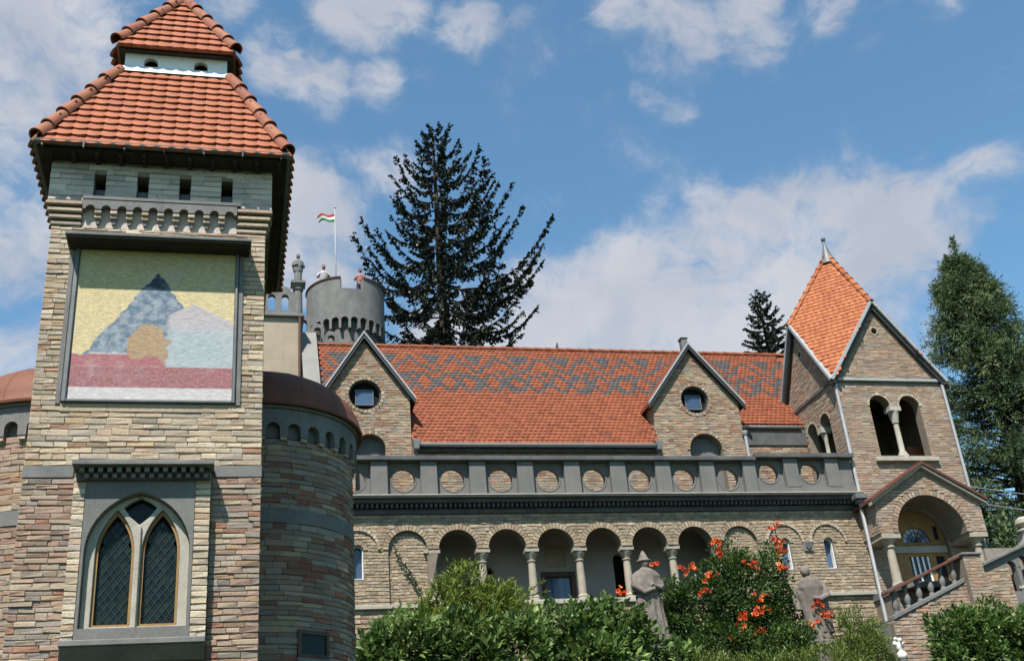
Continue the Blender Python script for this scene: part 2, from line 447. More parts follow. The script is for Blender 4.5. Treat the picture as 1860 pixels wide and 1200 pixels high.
def courses(F, outer, holes, ch, lmin, lmax, seed, joint=.009, proud=(.004, .016), jit=.12, w=0.0):
    R = random.Random(seed); polys = [outer] + list(holes); out = []
    wv = lambda u: .05 * ch * (sin(u * 2.1 + seed) + sin(u * 5.3 + seed * 2.0) + R.uniform(-.8, .8))
    v0 = min(p[1] for p in outer); v1 = max(p[1] for p in outer)
    v = v0
    while v < v1 - ch * .4:
        h = ch * R.uniform(1 - jit, 1 + jit)
        if v + h > v1 - ch * .35: h = v1 - v
        e = min(.004, h * .1)
        for (a, b) in inter(inter(spans(polys, v + e), spans(polys, v + h - e)), spans(polys, v + h * .5)):
            u = a; first = True
            while u < b - .012:
                L = R.uniform(lmin, lmax) * (R.uniform(.4, .9) if first else 1.0); first = False
                if b - (u + L) < lmin * .55: L = b - u
                if L > lmax * 1.5: L *= .5
                out.append((F, u + joint * .2, u + L - joint * .2, v + joint / 2 + wv(u), v + h - joint / 2 + wv(u + .1) + R.uniform(-.5, .3) * joint, w - .012, w + R.uniform(*proud), R.random(), R.randrange(7)))
                u += L
        v += h
    return out

def lay(parent, stones, mat, nobj=0, name='brick', rest='brickwork', pick=None):
    """the nobj largest stones become objects of their own, the rest one part"""
    idx = list(range(len(stones)))
    if nobj:
        key = lambda i: -(stones[i][2] - stones[i][1]) * (stones[i][4] - stones[i][3])
        cand = [i for i in idx if pick is None or pick(stones[i])]
        cand.sort(key=key); big = set(cand[:nobj])
    else: big = set()
    m = MB(); 
    for i in idx:
        F, u0, u1, v0, v1, wa, wb, r, k = stones[i]
        U, V, N = F.axes((u0 + u1) / 2, (v0 + v1) / 2)
        o = F((u0 + u1) / 2, (v0 + v1) / 2, wa)
        su, sv, sw = max(u1 - u0, .01), max(v1 - v0, .01), wb - wa
        if i in big:
            M = Matrix(((U.x * su, V.x * sv, N.x * sw, o.x), (U.y * su, V.y * sv, N.y * sw, o.y), (U.z * su, V.z * sv, N.z * sw, o.z), (0, 0, 0, 1)))
            obj_from(brick_mesh(k, mat), name, M, parent)
        else:
            A = np.array([tuple(U * su), tuple(V * sv), tuple(N * sw)])
            vs = BV[k][0] @ A + np.array(tuple(o))
            b = len(m.v); m.v.extend(map(tuple, vs.tolist())); m.f.extend([tuple(q + b for q in f) for f in BV[k][1]])
            m.a.extend([r] * 9); m.mi.extend([0] * 9)
    if m.v: m.build(rest, mat, parent, kind='stuff')

def voussoirs(parent, F, cx, cy, r0, r1, n, mat, w0=-.01, w1=.02, a0=0, a1=180, name='arch_ring', seed=1, depth=None):
    R = random.Random(seed); m = MB()
    for i in range(n):
        b0 = rad(a0 + (a1 - a0) * (i + .09) / n); b1 = rad(a0 + (a1 - a0) * (i + .91) / n)
        ww = w1 + R.uniform(-.006, .008); ro = r1 + R.uniform(-.012, .012)
        q = [(cx + rr * cos(b), cy + rr * sin(b)) for rr, b in ((r0, b0), (ro, b0), (ro, b1), (r0, b1))]
        m.prism(F, q, (), w0, ww, r=R.random())
    return m.build(name, mat, parent, kind='stuff')

def tile_mesh(w, L, mat, lift=.03, thick=.018, crown=.016, tip=.03, nx=4):
    m = MB(); vs = []
    for row in (0, 1):
        for i in range(nx + 1):
            t = i / nx * 2 - 1
            x = t * w / 2; z = crown * (1 - t * t)
            if row == 0: vs.append((x, -tip * (1 - t * t), z + lift))
            else: vs.append((x, L, z))
    for i in range(nx + 1):
        x, y, z = vs[i]; vs.append((x, y + .004, z - thick - lift * .35))
    n = nx + 1
    fs = [(i, i + 1, n + i + 1, n + i) for i in range(nx)] + [(2 * n + i, 2 * n + i + 1, i + 1, i) for i in range(nx)]
    fs += [(0, n, 2 * n), (n - 1, 3 * n - 1, 2 * n - 1)]
    m.add(vs, fs)
    return m.mesh('roof_tile', mat) if mat else (vs, fs)

def half_pipe(m, p0, p1, nrm, r0, r1, n=8, thick=.02, arcdeg=190, r=0.0):
    """barrel (hip or ridge) tile from p0 to p1"""
    p0, p1, nrm = Vector(p0), Vector(p1), Vector(nrm)
    d = (p1 - p0).normalized(); nrm = (nrm - d * nrm.dot(d)).normalized(); s = d.cross(nrm)
    vs = []
    for (p, rr) in ((p0, r0), (p1, r1), (p0, r0 - thick)):
        for k in range(n + 1):
            a = rad(90 - arcdeg / 2 + arcdeg * k / n); vs.append(p + s * (cos(a) * rr) + nrm * (sin(a) * rr))
    N = n + 1
    fs = [(k, N + k, N + k + 1, k + 1) for k in range(n)] + [(k, k + 1, 2 * N + k + 1, 2 * N + k) for k in range(n)]
    m.add(vs, fs, r)

def loft(m, secs, n=20, cap=True):
    """stacked elliptical sections: (x, y, z, rx, ry[, folds, amp])"""
    vs = []; fs = []
    for s in secs:
        x, y, z, rx, ry = s[:5]; k = s[5] if len(s) > 5 else 0; amp = s[6] if len(s) > 6 else 0
        for i in range(n):
            a = 2 * pi * i / n; q = 1 + amp * cos(k * a + z * 1.5)
            vs.append((x + rx * q * cos(a), y + ry * q * sin(a), z))
    for j in range(len(secs) - 1):
        for i in range(n):
            i2 = (i + 1) % n; fs.append((j * n + i, j * n + i2, (j + 1) * n + i2, (j + 1) * n + i))
    if cap:
        fs.append(tuple(range(n))[::-1]); fs.append(tuple((len(secs) - 1) * n + i for i in range(n)))
    m.add(vs, fs)
def ball(m, c, rx, ry=None, rz=None, n=12):
    ry = ry or rx; rz = rz or rx
    loft(m, [(c[0], c[1], c[2] + rz * sin(t), rx * cos(t), ry * cos(t)) for t in np.linspace(-1.5, 1.5, n)], 16)

def remeshed(m, name, mat, parent, voxel, smooth_it=2):
    o = m.build(name, mat, parent)
    md = o.modifiers.new('remesh', 'REMESH'); md.mode = 'VOXEL'; md.voxel_size = voxel; md.use_smooth_shade = True
    sm = o.modifiers.new('smooth', 'SMOOTH'); sm.factor = .5; sm.iterations = smooth_it
    return o

# ------------------------------------------------------------------ terrain
def hgt(x, y):
    s = lambda t: max(0, min(1, t)) ** 2 * (3 - 2 * max(0, min(1, t)))
    a = s((y - 19.6) / 5.5) * s((x - 1.6) / 2.0)
    b = s((y - 20.5) / 6.0)
    h = 5.6 * max(a, b)
    if y > 29.5: h = max(h, 5.6 + 2.6 * s((y - 36) / 10))
    return h
m = MB()
gx = [-2500, -600, -150, -60, -30, -15, -8, -4] + [i * 1.0 for i in range(-2, 32)] + [36, 45, 60, 90, 180, 600, 2500]
gy = [-2500, -600, -150, -50, -20, -8, 0, 6, 12, 16] + [18 + i * .75 for i in range(0, 17)] + [32, 36, 40, 44, 48, 55, 70, 110, 200, 600, 3500]
vs = [(x, y, hgt(x, y)) for y in gy for x in gx]; nx = len(gx)
m.add(vs, [(j * nx + i, j * nx + i + 1, (j + 1) * nx + i + 1, (j + 1) * nx + i) for j in range(len(gy) - 1) for i in range(nx - 1)])
tag(m.build('ground', 'grass', smooth=True), 'grassy garden ground rising to a planted terrace', kind='structure')

# ------------------------------------------------------------------ square tower
TX0, TX1, TY0, TY1 = -2.77, .32, 15.5, 19.15
TCX, TCY = -1.21, 17.32
tw = thing('square_tower', 'tall square stone tower with orange hipped roof, painting and pointed twin window', 'tower', (-1.22, 17.3, 0))
F = front(TY0)
bayhole = rect(-1.93, -.55, 4.9, 6.85)
m = MB()
m.prism(F, rect(TX0, TX1, 0, 10.97), [bayhole], -.35, -.005)
m.box(TX0, TX0 + .3, TY0 + .355, TY1, 0, 10.965); m.box(TX1 - .3, TX1, TY0 + .355, TY1, 0, 10.965); m.box(TX0 + .31, TX1 - .31, TY1 - .3, TY1, 0, 10.96)
m.build('wall', 'mortar', tw)
bay = rect(-2.115, -.335, 4.60, 7.14)
paint = rect(-2.40, -.05, 8.12, 10.66)
st = courses(F, rect(TX0 - .01, TX1 + .01, 7.205, 10.96), [paint], .083, .15, .38, 11, proud=(.004, .022), jit=.22)
lay(tw, st, 'stone_upper', 150)
st = courses(F, rect(TX0 - .01, TX1 + .01, 3.4, 7.03), [bay], .08, .14, .36, 12, proud=(.004, .026), jit=.24)
lay(tw, st, 'stone_lower', 150, pick=lambda s: s[3] > 4.3)
for Fs, a, b in ((west(TX0), -TY1, -TY0), (east(TX1), TY0, TY1)):
    lay(tw, courses(Fs, rect(a, b, 3.4, 10.96), [], .083, .2, .45, 13), 'stone_upper')
for a, b in ((TX0 - .02, -2.14), (-.30, TX1 + .02)):     # flush render band
    m = MB(); m.fbox(F, a, b, 7.035, 7.20, -.02, .022); m.build('render_band', 'concrete', tw, bevel=.006)

# projecting window bay
FB = front(15.34)
bayt = MB(); win = point_arch(-1.245, 4.98, 5.97, .665, .81)
m = MB(); m.prism(FB, rect(-2.10, -.345, 4.79, 7.06), [win], -.155, -.012)
m.build('bay_wall', 'mortar', tw)
ps = MB(); ps.prism(FB, rect(-1.945, -.545, 4.80, 7.04), [win], -.011, .006)
ps.build('bay_render', 'plaster_grey', tw)
for a, b, sd_ in ((-2.105, -1.95, 21), (-.54, -.34, 22)):
    lay(tw, courses(FB, rect(a, b, 4.8, 7.04), [], .085, .2, .3, sd_, proud=(.004, .016)), 'stone_pale', 40)
# window hood with two rows of dentils
m = MB(); m.fbox(F, -2.12, -.305, 7.085, 7.155, -.02, .40); m.build('window_hood', 'concrete', tw, bevel=.01)
m = MB(); m.fbox(F, -2.07, -.35, 6.93, 7.08, .17, .21); m.build('hood_backing', 'concrete_dark', tw)
for r_, (z0, z1, w1, off) in enumerate(((7.01, 7.075, .33, 0.0), (6.945, 7.005, .27, .06))):
    for i in range(14):
        u = -2.03 + off + i * .118
        if u + .06 < -.36:
            m = MB(); m.fbox(F, u, u + .06, z0, z1, .21, w1); m.build('dentil', 'concrete', tw)
m = MB(); m.fbox(F, -2.09, -.335, 4.72, 4.795, -.02, .40); m.prism(west(-2.08), [(-15.5, 4.55), (-15.5, 4.72), (-15.13, 4.72), (-15.33, 4.55)], (), -1.73, 0.0)
m.build('window_sill', 'concrete', tw, bevel=.01)
# tracery, timber frames, leaded panes
lan = [point_arch(cx, 5.02, 5.97, .245, .60, 9) for cx in (-1.245 - .29, -1.245 + .29)]
top = [(-1.245, 6.36), (-1.13, 6.46), (-1.03, 6.60), (-1.10, 6.66), (-1.17, 6.70), (-1.245, 6.735), (-1.32, 6.70), (-1.39, 6.66), (-1.46, 6.60), (-1.36, 6.46)]
wn = MB(); wn.prism(FB, point_arch(-1.245, 4.985, 5.97, .66, .80), lan + [top], -.20, -.115)
win_o = wn.build('pointed_window', 'trim_stone', tw, bevel=.008)
m = MB(); m.fbox(FB, -1.275, -1.215, 4.99, 6.34, -.115, -.075); m.build('mullion', 'trim_stone', win_o, bevel=.01)
for cx in (-1.535, -.955):
    m = MB(); m.prism(FB, point_arch(cx, 5.025, 5.97, .24, .592, 9), [point_arch(cx, 5.055, 5.97, .21, .535, 9)], -.235, -.16)
    m.build('timber_frame', 'wood_ochre', win_o)
    m = MB(); m.fbox(FB, cx - .26, cx + .26, 5.0, 6.62, -.36, -.30); m.build('dark_backing', 'dark_inside', win_o)
m = MB(); m.fbox(FB, -1.5, -.99, 6.34, 6.78, -.36, -.25); m.build('dark_backing', 'glass_lead', win_o)
# leaded diamonds
pm = MB(); s_ = .046; t_ = .062
pm.add([(-s_, 0, 0), (0, -t_, 0), (s_, 0, 0), (0, t_, 0)], [(0, 1, 2, 3)]); pane_me = pm.mesh('pane', 'glass_lead')
R = random.Random(3); lead = MB()
for cx in (-1.535, -.955):
    arch = point_arch(cx, 5.05, 5.97, .215, .545, 9)
    for j in range(-1, 26):
        for i in range(-4, 5):
            u = cx + i * .098 + (.049 if j % 2 else 0); v = 5.06 + j * .066
            sp = spans([arch], v)
            if not sp or not (sp[0][0] + .012 < u < sp[0][1] - .012): continue
            o = FB(u, v, -.225)
            M = Matrix.Translation(o) @ Matrix(((1, 0, 0, 0), (0, 0, -1, 0), (0, 1, 0, 0), (0, 0, 0, 1))) @ Matrix.Rotation(R.uniform(-.09, .09), 4, 'X') @ Matrix.Rotation(R.uniform(-.09, .09), 4, 'Y')
            obj_from(pane_me, 'pane', M, win_o)
            lead.tube([FB(u - .049, v, -.22), FB(u, v + .066, -.22)], .006, 4, False); lead.tube([FB(u + .049, v, -.22), FB(u, v + .066, -.22)], .006, 4, False)
lead.build('lead_lattice', 'metal_dark', win_o, kind='stuff')

# painting niche hood
m = MB(); m.fbox(F, -2.51, .12, 10.60, 10.655, -.02, .42); m.build('painting_hood', 'concrete', tw, bevel=.008)
m = MB(); m.fbox(F, -2.48, .09, 10.57, 10.599, .0, .40); m.build('hood_shade_board', 'soffit_wood', tw)  # dark board added to deepen the shade under the hood
for a, b in ((-2.47, -2.405), (-.045, .02)):
    m = MB(); m.fbox(F, a, b, 8.10, 10.565, -.02, .035); m.build('niche_edge', 'concrete', tw, bevel=.006)
m = MB(); m.fbox(F, -2.40, -.05, 8.0, 8.115, -.02, .02); m.build('niche_edge', 'stone_upper', tw)

# corbel table
for c0, c1 in ((TX0 - .055, -2.36), (-.10, TX1 + .055)):
    for i in range(4):
        z = 10.985 + i * .105; p = .025 + i * .028
        a, b = (TX0 - p, c1) if c0 < -2 else (c0, TX1 + p)
        m = MB(); m.fbox(F, a, b, z, z + .062, -.3, p); m.build('corbel_course', 'stone_pale', tw, bevel=.012)
        m = MB(); m.fbox(F, a + .03, b - .03, z + .063, z + .104, -.3, p - .045); m.build('corbel_joint', 'concrete_dark', tw)
m = MB(); m.fbox(F, -2.355, -.105, 10.97, 11.40, -.3, -.01); m.build('corbel_backing', 'stone_shade', tw)
n_c = 10; du = (2.355 - .105) / n_c
sil = [(-.105, 11.40), (-2.355, 11.40)]
for i in range(n_c):
    cx = -2.355 + du * (i + .5)
    sil += [(-2.355 + du * i, 11.235), (cx - .068, 11.235)] + arc(cx, 11.235, .068, 180, 0, 6)[1:-1] + [(cx + .068, 11.235)]
sil.append((-.105, 11.235))
m = MB(); m.prism(F, sil, (), -.005, .115); m.build('corbel_arches', 'concrete', tw)
for i in range(n_c - 1):
    u = -2.355 + du * (i + 1)
    for z, p, h in ((11.165, .105, .06), (11.10, .075, .055)):
        m = MB(); m.fbox(F, u - .05, u + .05, z, z + h, -.01, p); m.build('corbel', 'stone_pale', tw, bevel=.01)
    m = MB(); m.prism(F, [(u - .04, 11.095), (u + .04, 11.095), (u + .02, 11.02), (u - .02, 11.02)], (), -.01, .04); m.build('corbel_foot', 'concrete', tw)

# attic storey with slit windows
AX0, AX1, AY0, AY1 = TX0 - .1, TX1 + .1, 15.475, 19.25
FA = front(AY0)
slits = [rect(x - .085, x + .085, 11.475, 11.915) for x in (-2.15, -1.525, -.90, -.27)]
m = MB(); m.prism(FA, rect(AX0, AX1, 11.41, 12.13), slits, -.3, -.01)
m.box(AX0, AX0 + .3, AY0 + .305, AY1, 11.41, 12.13); m.box(AX1 - .3, AX1, AY0 + .305, AY1, 11.41, 12.13); m.box(AX0 + .31, AX1 - .31, AY1 - .3, AY1, 11.41, 12.13)
m.build('attic_wall', 'mortar', tw)
lay(tw, courses(FA, rect(AX0, AX1, 11.41, 12.12), slits, .10, .25, .5, 31, proud=(.0, .012), jit=.1), 'stone_shade', 0)
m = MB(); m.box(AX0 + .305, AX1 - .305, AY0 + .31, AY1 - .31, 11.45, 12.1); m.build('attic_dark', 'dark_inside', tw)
for x in (-2.15, -1.525, -.90, -.27):
    m = MB(); m.fbox(FA, x - .08, x + .08, 11.48, 11.72, -.2, -.15); m.build('slit_shutter', 'metal_grey', tw)
m = MB(); m.fbox(FA, -2.36, -.06, 11.405, 11.455, -.05, .10); m.build('slit_sill', 'concrete', tw)
# eaves
EX, EY = 1.88, 2.21; EZ = 12.16
m = MB(); m.box(TCX - EX + .06, TCX + EX - .06, TCY - EY + .06, TCY + EY - .06, 12.135, 12.175)
for i in range(11):
    x = TCX - 1.7 + i * .34; m.box(x, x + .06, TCY - EY + .08, AY0 - .005, 12.075, 12.134)
m.build('soffit', 'soffit_wood', tw)
g = MB()
cr = [(TCX - EX, TCY - EY), (TCX + EX, TCY - EY), (TCX + EX, TCY + EY), (TCX - EX, TCY + EY)]
for i in range(4):
    a, b = cr[i], cr[(i + 1) % 4]
    half_pipe(g, (a[0], a[1], EZ + .06), (b[0], b[1], EZ + .06), (0, 0, -1), .06, .06, 8, .008, 185)
g.build('gutter', 'metal_grey', tw, smooth=True)
for i in range(7):
    x = TCX - 1.75 + i * .583
    m = MB(); m.fbox(front(TCY - EY), x - .012, x + .012, 12.10, 12.215, -.02, .064); m.build('gutter_bracket', 'metal_dark', tw)

# tiled roofs
def hip_roof(parent, cx, cy, ex, ey, z0, tx, ty, z1, wt, gauge, name, seed):
    R = random.Random(seed)
    core = MB(); e = [(cx - ex, cy - ey, z0), (cx + ex, cy - ey, z0), (cx + ex, cy + ey, z0), (cx - ex, cy + ey, z0)]
    t = [(cx - tx, cy - ty, z1), (cx + tx, cy - ty, z1), (cx + tx, cy + ty, z1), (cx - tx, cy + ty, z1)]
    core.add(e + t, [(0, 1, 5, 4), (1, 2, 6, 5), (2, 3, 7, 6), (3, 0, 4, 7), (4, 5, 6, 7), (3, 2, 1, 0)])
    roof = core.build(name, 'tile_orange', parent)
    for side in range(4):
        a, b, c, d = Vector(e[side]), Vector(e[(side + 1) % 4]), Vector(t[(side + 1) % 4]), Vector(t[side])
        U = (b - a).normalized(); mid0 = (a + b) / 2; mid1 = (c + d) / 2
        V = (mid1 - mid0); L = V.length; V.normalize(); N = U.cross(V)
        h0 = (b - a).length / 2; h1 = (c - d).length / 2
        rows = int(round(L / gauge)); g_ = L / rows
        me = tile_mesh(wt * .998, g_ * 1.25, 'tile_orange', .052, .03, .022, .075)
        vs0, fs0 = tile_mesh(wt * .998, g_ * 1.25, None, .052, .03, .022, .075)
        jm = MB()
        for r_ in range(rows):
            hv = h0 + (h1 - h0) * (r_ + .4) / rows
            nt = 2 * (int(hv / wt) + 1) + 1
            for i in range(nt):
                u = (i - (nt - 1) / 2) * wt
                if abs(u) > hv + .02: continue
                o = mid0 + U * (u + R.uniform(-.004, .004)) + V * (r_ * g_ - (.03 if r_ == 0 else 0)) + N * (.004 + R.uniform(0, .004))
                rot = R.uniform(-.012, .012)
                M = Matrix(((U.x, V.x, N.x, o.x), (U.y, V.y, N.y, o.y), (U.z, V.z, N.z, o.z), (0, 0, 0, 1))) @ Matrix.Rotation(rot, 4, 'Z')
                if r_ >= rows - 1: M = M @ Matrix.Diagonal((1, .78, 1, 1))
                if side == 0: obj_from(me, 'roof_tile', M, roof)
                else: jm.add([M @ Vector(v) for v in vs0], fs0, R.random())
        if side: jm.build('roof_tiles', 'tile_orange', roof, kind='stuff')
    for k in range(4):
        p0, p1 = Vector(e[k]), Vector(t[k]); d = p1 - p0; L = d.length; d.normalize()
        out = Vector((e[k][0] - cx, e[k][1] - cy, 0)).normalized(); up = (out + Vector((0, 0, .6))).normalized()
        n = max(3, int(L / .44)); s = L / n
        for i in range(n):
            hm = MB(); a = p0 + d * (s * i + (.09 if i == 0 else -.03)) + up * .055; b = p0 + d * (s * (i + 1) + .04) + up * .02
            half_pipe(hm, a, b, up, .125, .10, 10, .028, 210, R.random()); hm.build('hip_tile', 'hip_tile', roof, smooth='auto')
    return roof
hip_roof(tw, TCX, TCY, EX - .02, EY - .02, EZ + .05,   .90, .99, 14.57, .213, .225, 'lower_roof', 7)
# lantern
m = MB(); holes = [round_arch(x, 14.74, 14.87, .115, 8) for x in (-1.63, -.80)]
FL = front(TCY - .93)
m.prism(FL, rect(TCX - .85, TCX + .85, 14.5, 15.35), holes, -.12, 0)
m.box(TCX - .85, TCX - .73, TCY - .805, TCY + .93, 14.5, 15.345); m.box(TCX + .73, TCX + .85, TCY - .805, TCY + .93, 14.5, 15.345); m.box(TCX - .72, TCX + .72, TCY + .81, TCY + .93, 14.5, 15.34)
m.build('lantern', 'zinc_white', tw)
m = MB(); m.box(TCX - .7, TCX + .7, TCY - .74, TCY + .7, 14.6, 15.3); m.build('lantern_dark', 'dark_inside', tw)
for x in (-1.63, -.80):
    m = MB(); m.fbox(FL, x - .115, x + .115, 14.745, 14.785, -.1, .012); m.build('vent_sill', 'terracotta_trim', tw)
m = MB()                                               # zinc flashing skirt over the tile heads
def skirt(m, hx0, hy0, z0, hx1, hy1, z1):
    a = [(TCX + sx * hx0, TCY + sy * hy0, z0) for sx, sy in ((-1, -1), (1, -1), (1, 1), (-1, 1))]
    b = [(TCX + sx * hx1, TCY + sy * hy1, z1) for sx, sy in ((-1, -1), (1, -1), (1, 1), (-1, 1))]
    m.add(a + b, [(i, (i + 1) % 4, 4 + (i + 1) % 4, 4 + i) for i in range(4)])
skirt(m, .97, 1.06, 14.57, .85, .935, 14.78)
m.build('flashing', 'zinc_white', tw)
m = MB(); m.box(TCX - .95, TCX + .95, TCY - 1.04, TCY + 1.04, 15.04, 15.10); m.build('lantern_eave', 'soffit_wood', tw)
hip_roof(tw, TCX, TCY, 1.0, 1.09, 15.08, .02, .02, 17.08, .213, .262, 'upper_roof', 8)
m = MB(); m.lathe(TCX, TCY, [(.10, 16.98), (.10, 17.08), (.06, 17.14), (0.001, 17.15)], 10); m.build('roof_cap', 'hip_tile', tw, smooth=True)

# painting: a plain stand-in of about the same colours (a hilly landscape under a gold sky)
pt = thing('wall_painting', 'large framed painting in gold, blue-grey and rose under a hood on the tower', 'painting', (-1.22, 15.45, 8.12))
mm, T = newmat('painted_panel')
g_ = pos(T); sx = T.n('ShaderNodeSeparateXYZ', {0: g_}).outputs
u = T.m('DIVIDE', T.m('ADD', sx[0], 2.32), 2.22); v = T.m('DIVIDE', T.m('SUBTRACT', sx[2], 8.18), 2.40)
wob = T.m('MULTIPLY', T.m('SUBTRACT', noise(T, 5.0, 5.0, .6, g_), .5), .16)
fine = noise(T, 30.0, 4.0, .6, g_)
uu = T.m('ADD', u, wob); vv = T.m('ADD', v, wob)
c = T.mix(T.ss(fine, .35, .65), (.60, .49, .26), (.70, .60, .36))
hill = T.m('SUBTRACT', .86, T.m('MULTIPLY', T.m('ABSOLUTE', T.m('SUBTRACT', u, .50)), 1.35))          # pointed blue hill
hill = T.m('ADD', hill, T.m('MULTIPLY', wob, 1.0))
c = T.mix(T.ss(T.m('SUBTRACT', hill, v), -.006, .012), c, T.mix(T.ss(noise(T, 9.0, 5.0, .65, g_), .38, .62), (.13, .19, .26), (.32, .37, .42)))
peak = T.m('MULTIPLY', T.ss(T.m('SUBTRACT', hill, v), .0, .02), T.ss(T.m('ADD', v, T.m('MULTIPLY', wob, .8)), .735, .76))
c = T.mix(peak, c, (.07, .08, .11))
lake = T.m('MULTIPLY', T.ss(uu, .56, .60), T.ss(T.m('SUBTRACT', T.m('SUBTRACT', .64, T.m('MULTIPLY', T.m('ABSOLUTE', T.m('SUBTRACT', u, .74)), .5)), v), -.01, .01))
c = T.mix(lake, c, T.mix(T.ss(vv, .44, .50), (.42, .48, .50), (.50, .46, .48)))
rock = T.m('LESS_THAN', T.m('ADD', T.m('POWER', T.m('DIVIDE', T.m('SUBTRACT', uu, .46), .13), 2.0), T.m('POWER', T.m('DIVIDE', T.m('SUBTRACT', vv, .30), .19), 2.0)), 1.0)
c = T.mix(rock, c, T.mix(fine, (.30, .20, .12), (.55, .40, .25)))
fld = T.ss(T.m('SUBTRACT', T.m('ADD', .30, T.m('MULTIPLY', u, -.08)), vv), -.01, .01)
strip = T.m('GREATER_THAN', T.m('SINE', T.m('MULTIPLY', v, 44.0)), .15)
fcol = T.mix(strip, T.mix(fine, (.34, .10, .12), (.48, .22, .23)), (.56, .52, .52))
c = T.mix(T.m('MULTIPLY', fld, T.m('SUBTRACT', 1.0, lake)), c, fcol)
c = T.mix(T.ss(T.m('SUBTRACT', .21, v), -.004, .004), c, T.mix(T.ss(fine, .4, .6), (.32, .13, .14), (.40, .20, .21)))
c = T.mix(T.ss(T.m('SUBTRACT', .075, v), -.004, .004), c, (.60, .57, .57))
brush = T.n('ShaderNodeTexNoise', {'Vector': T.n('ShaderNodeMapping', {'Vector': g_, 'Rotation': (0, .7, 0), 'Scale': (5, 5, 16)}).outputs[0], 'Scale': 2.2, 'Detail': 6.0, 'Roughness': .7}).outputs['Fac']
c = T.mix(1.0, c, T.ramp(brush, [(.28, (.42, .42, .44)), (.5, (.62, .61, .60)), (.72, (.82, .80, .78))]), 'MULTIPLY')
c = T.mix(T.ss(noise(T, 3.0, 6.0, .7, g_), .5, .75, 0, .35), c, (.36, .34, .34))
finish(T, c, .8, .2, fine, .12, .01)
m = MB(); m.fbox(F, -2.325, -.105, 8.175, 10.585, -.005, .03); m.build('painted_panel', 'painted_panel', pt)
for a, b, c_, d_ in ((-2.395, -2.33, 8.125, 10.59), (-.10, -.055, 8.125, 10.59), (-2.33, -.10, 8.125, 8.17)):
    m = MB(); m.fbox(F, a, b, c_, d_, -.005, .07); m.build('frame_bar', 'metal_grey', pt, bevel=.012)

# ------------------------------------------------------------------ round towers either side of it
def round_tower(cx, label, a0, a1, seed, side):
    cy, Rr = 18.8, 1.55
    t = thing('round_tower', label, 'tower', (cx, cy, 0), 'round towers flanking the square tower')
    D = drum(cx, cy, Rr)
    m = MB(); m.lathe(cx, cy, [(Rr - .006, 0), (Rr - .006, 8.3)], 64, cap=False); m.build('wall', 'mortar', t, smooth=True)
    ua, ub = rad(a0) * Rr, rad(a1) * Rr
    slot = [rect(.60, 1.08, 4.93, 5.28)] if side > 0 else []
    band = (6.93, 7.15)
    st = courses(D, rect(ua, ub, 3.4, band[0]), slot, .085, .2, .42, seed, proud=(.003, .014), jit=.2) + courses(D, rect(ua, ub, band[1], 8.32), [], .085, .2, .42, seed + 1, proud=(.003, .014), jit=.2)
    vis = (lambda s: s[1] > .0 and s[3] > 4.4) if side > 0 else (lambda s: s[2] < -.2 and s[3] > 4.4)
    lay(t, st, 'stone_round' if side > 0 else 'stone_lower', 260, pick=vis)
    m = MB(); m.lathe(cx, cy, [(Rr - .01, band[0]), (Rr + .022, band[0]), (Rr + .022, band[1]), (Rr - .01, band[1])], 64, cap=False); m.build('render_band', 'concrete', t, smooth='auto')
    # arched corbel frieze
    m = MB(); n = 30; du = 2 * pi * Rr / n
    for i in range(n):
        u0 = i * du; cx_ = u0 + du / 2; r = .10
        pl = [(u0, 8.32), (u0 + .004, 8.32), (cx_ - r, 8.32)] + arc(cx_, 8.45, r, 180, 0, 6) + [(cx_ + r, 8.32), (u0 + du, 8.32), (u0 + du, 8.78), (cx_, 8.78), (u0, 8.78)]
        m.prism(D, pl, (), -.02, .09)
    m.build('arched_frieze', 'concrete', t)
    m = MB()
    for i in range(n):
        u0 = i * du; m.fbox(D, u0 - .05, u0 + .05, 8.26, 8.317, -.01, .075)
    m.build('corbel_bricks', 'stone_pale', t, kind='stuff')
    m = MB(); m.lathe(cx, cy, [(Rr - .05, 8.33), (Rr - .03, 8.77)], 48, cap=False); m.build('frieze_backing', 'plaster_grey', t, smooth=True)
    m = MB(); m.lathe(cx, cy, [(Rr + .05, 8.785), (Rr + .12, 8.785), (Rr + .12, 8.83), (Rr + .05, 8.83)], 64, cap=False); m.build('cornice', 'concrete', t, smooth='auto')
    prof = [(Rr, 8.832), (Rr + .19, 8.832), (Rr + .20, 8.87)] + [((Rr + .17) * cos(q), 8.885 + 1.02 * sin(q)) for q in np.linspace(.02, pi / 2, 16)]
    m = MB(); m.lathe(cx, cy, prof, 72, cap=False); dome = m.build('dome', 'dome_metal', t, smooth='auto')
    for k in range(16):                                   # standing seams
        a = 2 * pi * k / 16; s = MB()
        s.tube([(cx + (Rr + .17) * cos(q) * cos(a), cy + (Rr + .17) * cos(q) * sin(a), 8.885 + 1.02 * sin(q)) for q in np.linspace(.03, 1.5, 12)], .006, 4)
        s.build('seam', 'dome_metal', dome)
    if side > 0:
        m = MB(); 
        for uu, hw in ((.60, 0), (1.08, 0)): pass
        m.prism(D, rect(.57, 1.11, 4.90, 5.31), [rect(.62, 1.06, 4.96, 5.25)], -.03, .055); m.build('slot_frame', 'wood_brown', t)
        m = MB(); m.prism(D, rect(.615, 1.065, 4.955, 5.255), (), -.03, .028); m.build('slot_glass', 'glass_lead', t)
        m = MB(); m.prism(D, rect(.55, 1.14, 4.84, 4.90), (), -.02, .07); m.build('slot_sill', 'concrete', t)
    else:
        u0 = -.70
        m = MB(); m.prism(D, rect(u0 - .30, u0 + .10, 5.0, 5.75), (), -.02, .06); m.build('shutter', 'wood_brown', t)
    return t
round_tower(.37, 'shaded round stone tower with dark maroon dome and slot window', -60, 105, 41, 1)
